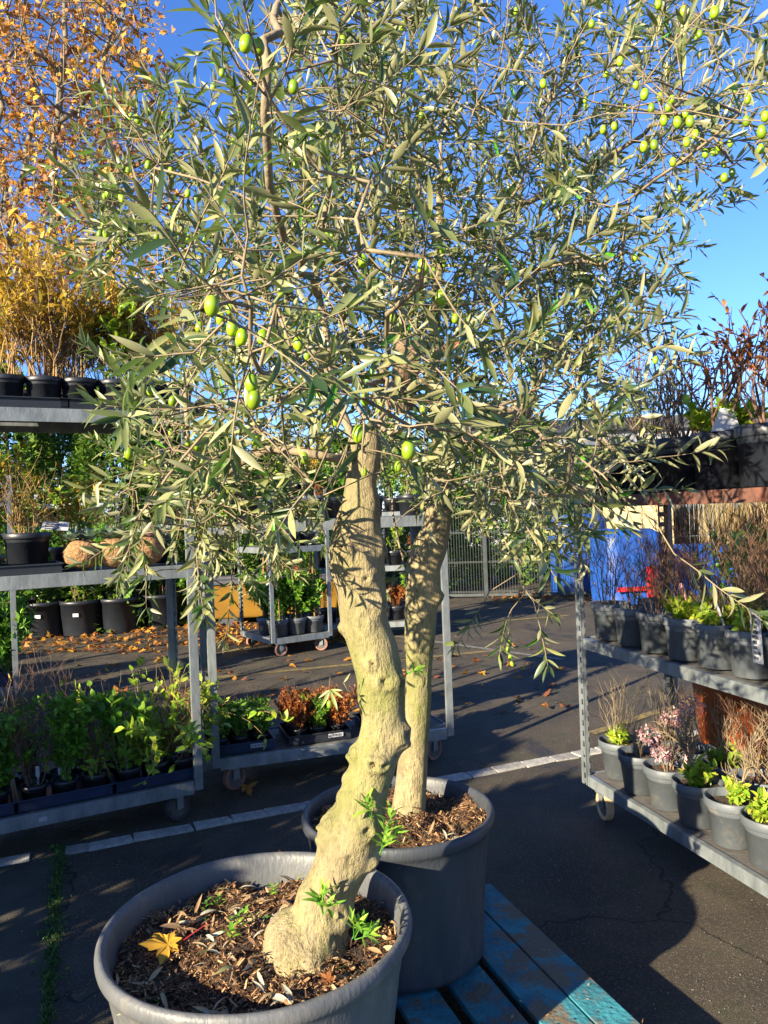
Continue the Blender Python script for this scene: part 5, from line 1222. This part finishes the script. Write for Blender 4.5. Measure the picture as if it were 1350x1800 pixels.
# mesh fence and its posts
fa = G(760, 1052); fb = G(1052, 1047); fu = hv(fa, fb)
FL = (fb-fa).length
t = thing('mesh_fence', 'grey welded mesh fence with posts before the blue bags', 'fence', (fa.x, fa.y, 0))
for k in range(4):
    m = MB(); m.box(fu*(FL*k/3)+Vector((0, 0, .95)), (.035, .035, .95)); m.box(fu*(FL*k/3)+Vector((0, 0, 1.905)), (.04, .04, .006)); m.build('post', 'fence_metal', t)
for k in range(3):
    m = MB(); w0 = FL*k/3+.04; w1 = FL*(k+1)/3-.04; x = w0
    while x <= w1: m.box(fu*x+Vector((0, 0, .95)), (.003, .003, .88), fu, Vector((-fu.y, fu.x, 0))); x += .05
    for z in (.1, .12, .65, .67, 1.2, 1.22, 1.75, 1.77): m.box(fu*((w0+w1)/2)+Vector((0, 0, z)), ((w1-w0)/2, .004, .004), fu, Vector((-fu.y, fu.x, 0)))
    m.box(fu*((w0+w1)/2)+Vector((0, 0, .05)), ((w1-w0)/2, .02, .025), fu, Vector((-fu.y, fu.x, 0)))
    m.build('mesh_panel', 'fence_metal', t)
fa2 = G(1120, 1020); t = thing('mesh_fence', 'pale welded mesh fence beyond the blue bags and right trolley', 'fence', (fa2.x, fa2.y, 0))
for k in range(4): MB().box((k*2.2, .1*k, .95), (.04, .04, .95)).build('post', 'galvanised', t)
for k in range(3):
    m = MB(); x = .06
    while x < 2.14:
        m.tube([(k*2.2+x, .1*k, .05), (k*2.2+x, .1*k, 1.62), (k*2.2+x, .1*k-.12, 1.72), (k*2.2+x, .1*k, 1.82)], .006, 4); x += .10
    for z in (.15, .9, 1.6, 1.83): m.box((k*2.2+1.1, .1*k, z), (1.05, .006, .006))
    m.build('mesh_panel', 'galvanised', t)
# blue covered bags with red straps
def bag(px, py, wd, dp, H, label, seed, straps=True):
    p = G(px, py); t = thing('tarp_bag', label, 'tarpaulin bag', (p.x, p.y, 0), .15*seed, group='blue tarpaulin bags'); m = MB(); n = 14; vs = []; fs = []
    seg = 40
    for i in range(n+1):
        z = H*i/n; f_ = 1+.08*math.sin(i/n*3.1)-.0*z
        if i == n: f_ *= .82
        for k in range(seg):
            a = k*2*math.pi/seg; c, s_ = math.cos(a), math.sin(a); q = (abs(c)**6+abs(s_)**6)**(-1/6)
            d = 1+.10*noise.noise((c*4, s_*4, z*2.5+seed))+.05*noise.noise((c*14, s_*14, z*3+seed))+.03*math.sin(a*17+3*noise.noise((z*2, seed, 0)))
            vs.append((c*q*wd*f_*d, s_*q*dp*f_*d, z+(.05*noise.noise((c*3, s_*3, seed)) if i > n-3 else 0)))
    vs.append((0, 0, H*1.02)); 
    for i in range(n):
        for k in range(seg): fs.append((i*seg+k, i*seg+(k+1) % seg, (i+1)*seg+(k+1) % seg, (i+1)*seg+k))
    for k in range(seg): fs.append((n*seg+k, n*seg+(k+1) % seg, len(vs)-1))
    m.add(vs, fs).build('cover', 'tarp_blue', t, smooth=True)
    if straps:
        m = MB(); m.box((0, -dp*1.16, H*.22), (wd*.8, .02, .035)); m.box((wd*.5, -dp*1.16, H*.3), (.09, .02, H*.22)); m.build('strap', 'red_strap', t, bevel=.004)
bag(1100, 1058, .46, .42, 1.2, 'tall blue tarpaulin bag with red straps left of the trolley back post', 1)
bag(1215, 1040, .5, .45, .85, 'blue tarpaulin bag beyond the middle right shelf', 2, False)
bag(1350, 1040, .6, .5, .75, 'blue tarpaulin bag at the right edge beyond the trolley', 3, False)
bag(1020, 1040, .4, .4, 1.45, 'narrow blue tarpaulin bag seen through the mesh fence', 4, False)
p = G(1125, 1022); t = thing('cream_cabinet', 'cream coloured cabinet with panelled door beyond the blue bag', 'cabinet', (p.x, p.y, 0))
MB().box((0, 0, 1.0), (.62, .35, 1.0)).build('body', 'cream', t, bevel=.01)
for s_ in (-1, 1):
    o = MB().box((s_*.29, -.362, 1.05), (.26, .012, .85)).build('door', 'cream', t, bevel=.01); MB().box((s_*.08, -.385, 1.0), (.015, .012, .07)).build('handle', 'roof_dark', o)
MB().box((0, 0, 2.03), (.68, .42, .03)).build('roof', 'cream', t, bevel=.008)
# low building beyond
p = P(1180, 900, 34)
t = thing('low_building', 'long low white building with dark flat roof beyond the yard', 'building', (p.x, p.y, 0), -.05)
m = MB(); m.box((12, 3, 2.45), (21, 3, 2.45)); m.build('wall', 'white_wall', t)
m = MB(); m.box((12, 3, 5.15), (21.3, 3.3, .28)); m.build('roof', 'roof_dark', t)
for k in range(12):
    o = MB().box((-7+k*3.2, -.03, 2.7), (.9, .03, .7)).build('window', 'window_dark', t); MB().box((-7+k*3.2, -.07, 1.95), (1.0, .05, .04)).build('sill', 'white_wall', o)
# potted reeds / dry grasses row before the building
for i in range(7):
    p = G(1160+i*42, 1005+i*2, 0); 
    t = thing('grass_clump', ['leftmost straw coloured grass clump beyond the blue bags', 'second straw coloured grass clump beyond the blue bags', 'third straw coloured grass clump beyond the blue bags', 'fourth straw coloured grass clump beyond the blue bags', 'fifth straw coloured grass clump beyond the blue bags', 'sixth straw coloured grass clump beyond the blue bags', 'last straw coloured grass clump beyond the blue bags'][i], 'ornamental grass', (p.x, p.y, 0), i, group='straw coloured grass clumps')
    def f():
        ms = []; vs = []; r = random.Random(5)
        for k in range(900):
            a = r.uniform(0, 6.28); ms.append(m4((math.cos(a)*.35*r.random(), math.sin(a)*.35*r.random(), .05), (math.cos(a)*.3*r.random(), math.sin(a)*.3*r.random(), 1), (0, -1, 0), r.uniform(.9, 1.7), .5)); vs.append(r.uniform(.1, .8))
        return scatter_mesh('foliage', NL, ms, vs, mat='straw_leaf')
    link('foliage', cached('grassclump', f), t, kind='stuff')
# dark broadleaf behind the right trolley
p = P(1330, 950, 5.6)
t = thing('laurel_bush', 'dark green broad leaved bush behind the upper right shelf', 'bush', (p.x+.15, p.y, 0), 0)
sm, lm = SP['tree'](2); a = link('stems', sm, t, kind='stuff'); a.scale = (.75,)*3; a = link('foliage', lm, t, kind='stuff'); a.scale = (.75,)*3
# unseen evergreens added left of the camera to shade the left foreground and mid ground
for i in range(10):
    s_ = -1.55; q_ = -2.35-i*.85
    x, y = .68*s_-.73*q_*-1, .73*s_-.68*q_
    x = SHX*s_+SHY*q_; y = SHY*s_-SHX*q_
    conifer(x, y, 1.95+.12*math.sin(i*1.7)+(1.35 if i > 2 else 0), .55, ['clipped evergreen past the left edge of the picture, nearest', 'clipped evergreen past the left edge, second', 'clipped evergreen past the left edge, third', 'clipped evergreen past the left edge, fourth', 'clipped evergreen past the left edge, fifth', 'clipped evergreen past the left edge, sixth', 'clipped evergreen past the left edge, seventh', 'clipped evergreen past the left edge, eighth', 'clipped evergreen past the left edge, ninth', 'clipped evergreen past the left edge, farthest'][i], 51+i % 3, 7000, cat='evergreen', group='clipped evergreens past the left edge')

# ================================================================== autumn trees
def autumn(x0, d0, stems, blobs, n, seed, label, lf=9, tip=.012, mx=.2, ll=.13, test=None, name='autumn_tree', lm='autumn_leaf', tm=ML, leafp=1.0):
    random.seed(seed); g = Grow(); base = G(x0, 1000, 0); b = P(x0, 900, d0); b.z = 0
    t = thing(name, label, 'tree', b)
    for st in stems: g.limb([D(*q) if not isinstance(q, Vector) else q for q in st], jit=.06, step=.35)
    for q in crown_points(blobs, n, test=test): g.reach(q, step=.35, jit=.07, sag=-.04)
    g.radii(tip, 2.5, mx); off = t.location
    fine = MB(); thick = []
    for ch in g.chains():
        rr = [g.r[i] for i in ch]; pts = [g.p[i] for i in ch]
        if len(pts) > 1: rr[0] = min(rr[0], rr[1]*1.2)
        if max(rr) > .05: thick.append((pts, rr))
        else: fine.tube(pts, rr, 5, cap=False)
    for k, (pts, rr) in enumerate(thick): MB().tube(pts, rr, 9).build('trunk' if k < len(stems) else 'branch', 'tree_bark', t, smooth=True, off=off)
    ms = []; vs = []
    for i in range(len(g.p)):
        if g.par[i] < 0 or g.r[i] > .03: continue
        dd = (g.p[i]-g.p[g.par[i]]).normalized()
        for j in range(3 if g.ch[i] == 0 else 1):
            dv = (dd+rv()*.9).normalized(); L_ = random.uniform(.3, .75); q = g.p[i]+dv*L_
            fine.tube([g.p[i], g.p[i].lerp(q, .5)+rv()*.05, q+Vector((0, 0, random.uniform(-.08, .1)))], [.010, .008, .005], 4, cap=False)
            hue = random.gauss(.45, .2)
            for _ in range(lf):
                if random.random() > leafp: continue
                p_ = g.p[i].lerp(q, random.uniform(.3, 1.05))+rv()*.09
                ms.append(m4(p_, rv()+Vector((0, 0, -.5)), rv(), ll*random.uniform(.5, 1.1))); vs.append(min(1, max(0, hue+random.gauss(0, .16))))
    if ms: link('foliage', scatter_mesh('foliage', tm, ms, vs, mat=lm, off=off), t, kind='stuff')
    fine.build('twigs', 'tree_bark', t, off=off, kind='stuff')
autumn(92, 15.5, [[Vector((D(85, 900, 15.5).x, 15.5, 0)), (80, 560, 15.5), (95, 380, 15.5), (100, 230, 15.5), (115, 60, 15.5), (120, -250, 15.6)], [(102, 215, 15.5), (140, 190, 15.3), (180, 130, 15), (195, 60, 15), (240, -40, 15)], [(95, 400, 15.5), (140, 330, 15.8), (190, 290, 15.8)]],
       [(D(110, 90, 15.5), (2.5, 2.5, 4.5), 4), (D(170, 330, 15.5), (1.6, 2, 2.4), 1.5), (D(200, 120, 15), (1.2, 1.6, 2.2), 1), (D(150, 500, 15), (1.6, 1.5, 1.2), 1)], 460, 21, 'tall autumn tree with pale trunk and orange leaves above the left trolley', lf=4, ll=.15,
       test=[(-700, -900), (320, -900), (300, -60), (255, 60), (285, 110), (335, 210), (330, 330), (300, 520), (200, 640), (-700, 640)])
autumn(-60, 17, [[Vector((D(-20, 900, 17).x, 17, 0)), (0, 560, 17), (20, 400, 17), (45, 290, 17), (60, 200, 17.2), (40, 30, 17), (20, -250, 17)], [(20, 400, 17), (-10, 250, 17), (5, 190, 16.8), (-30, 20, 17)]],
       [(D(-20, 150, 17), (3.2, 3, 5.2), 4), (D(20, 420, 17), (2.6, 2.5, 1.8), 1.6)], 400, 22, 'autumn tree with orange leaves at the left edge of the picture', lf=4, ll=.15,
       test=[(-900, -900), (260, -900), (240, 60), (230, 640), (-900, 640)])
autumn(1120, 40, [[Vector((D(1120, 900, 40).x, 40, 0)), (1125, 700, 40), (1120, 560, 40)]], [(D(1110, 560, 40), (2.2, 2, 3.2), 1)], 90, 23, 'thin bare tree far beyond the low building', lf=0, tip=.012, mx=.1, leafp=0, name='bare_tree')
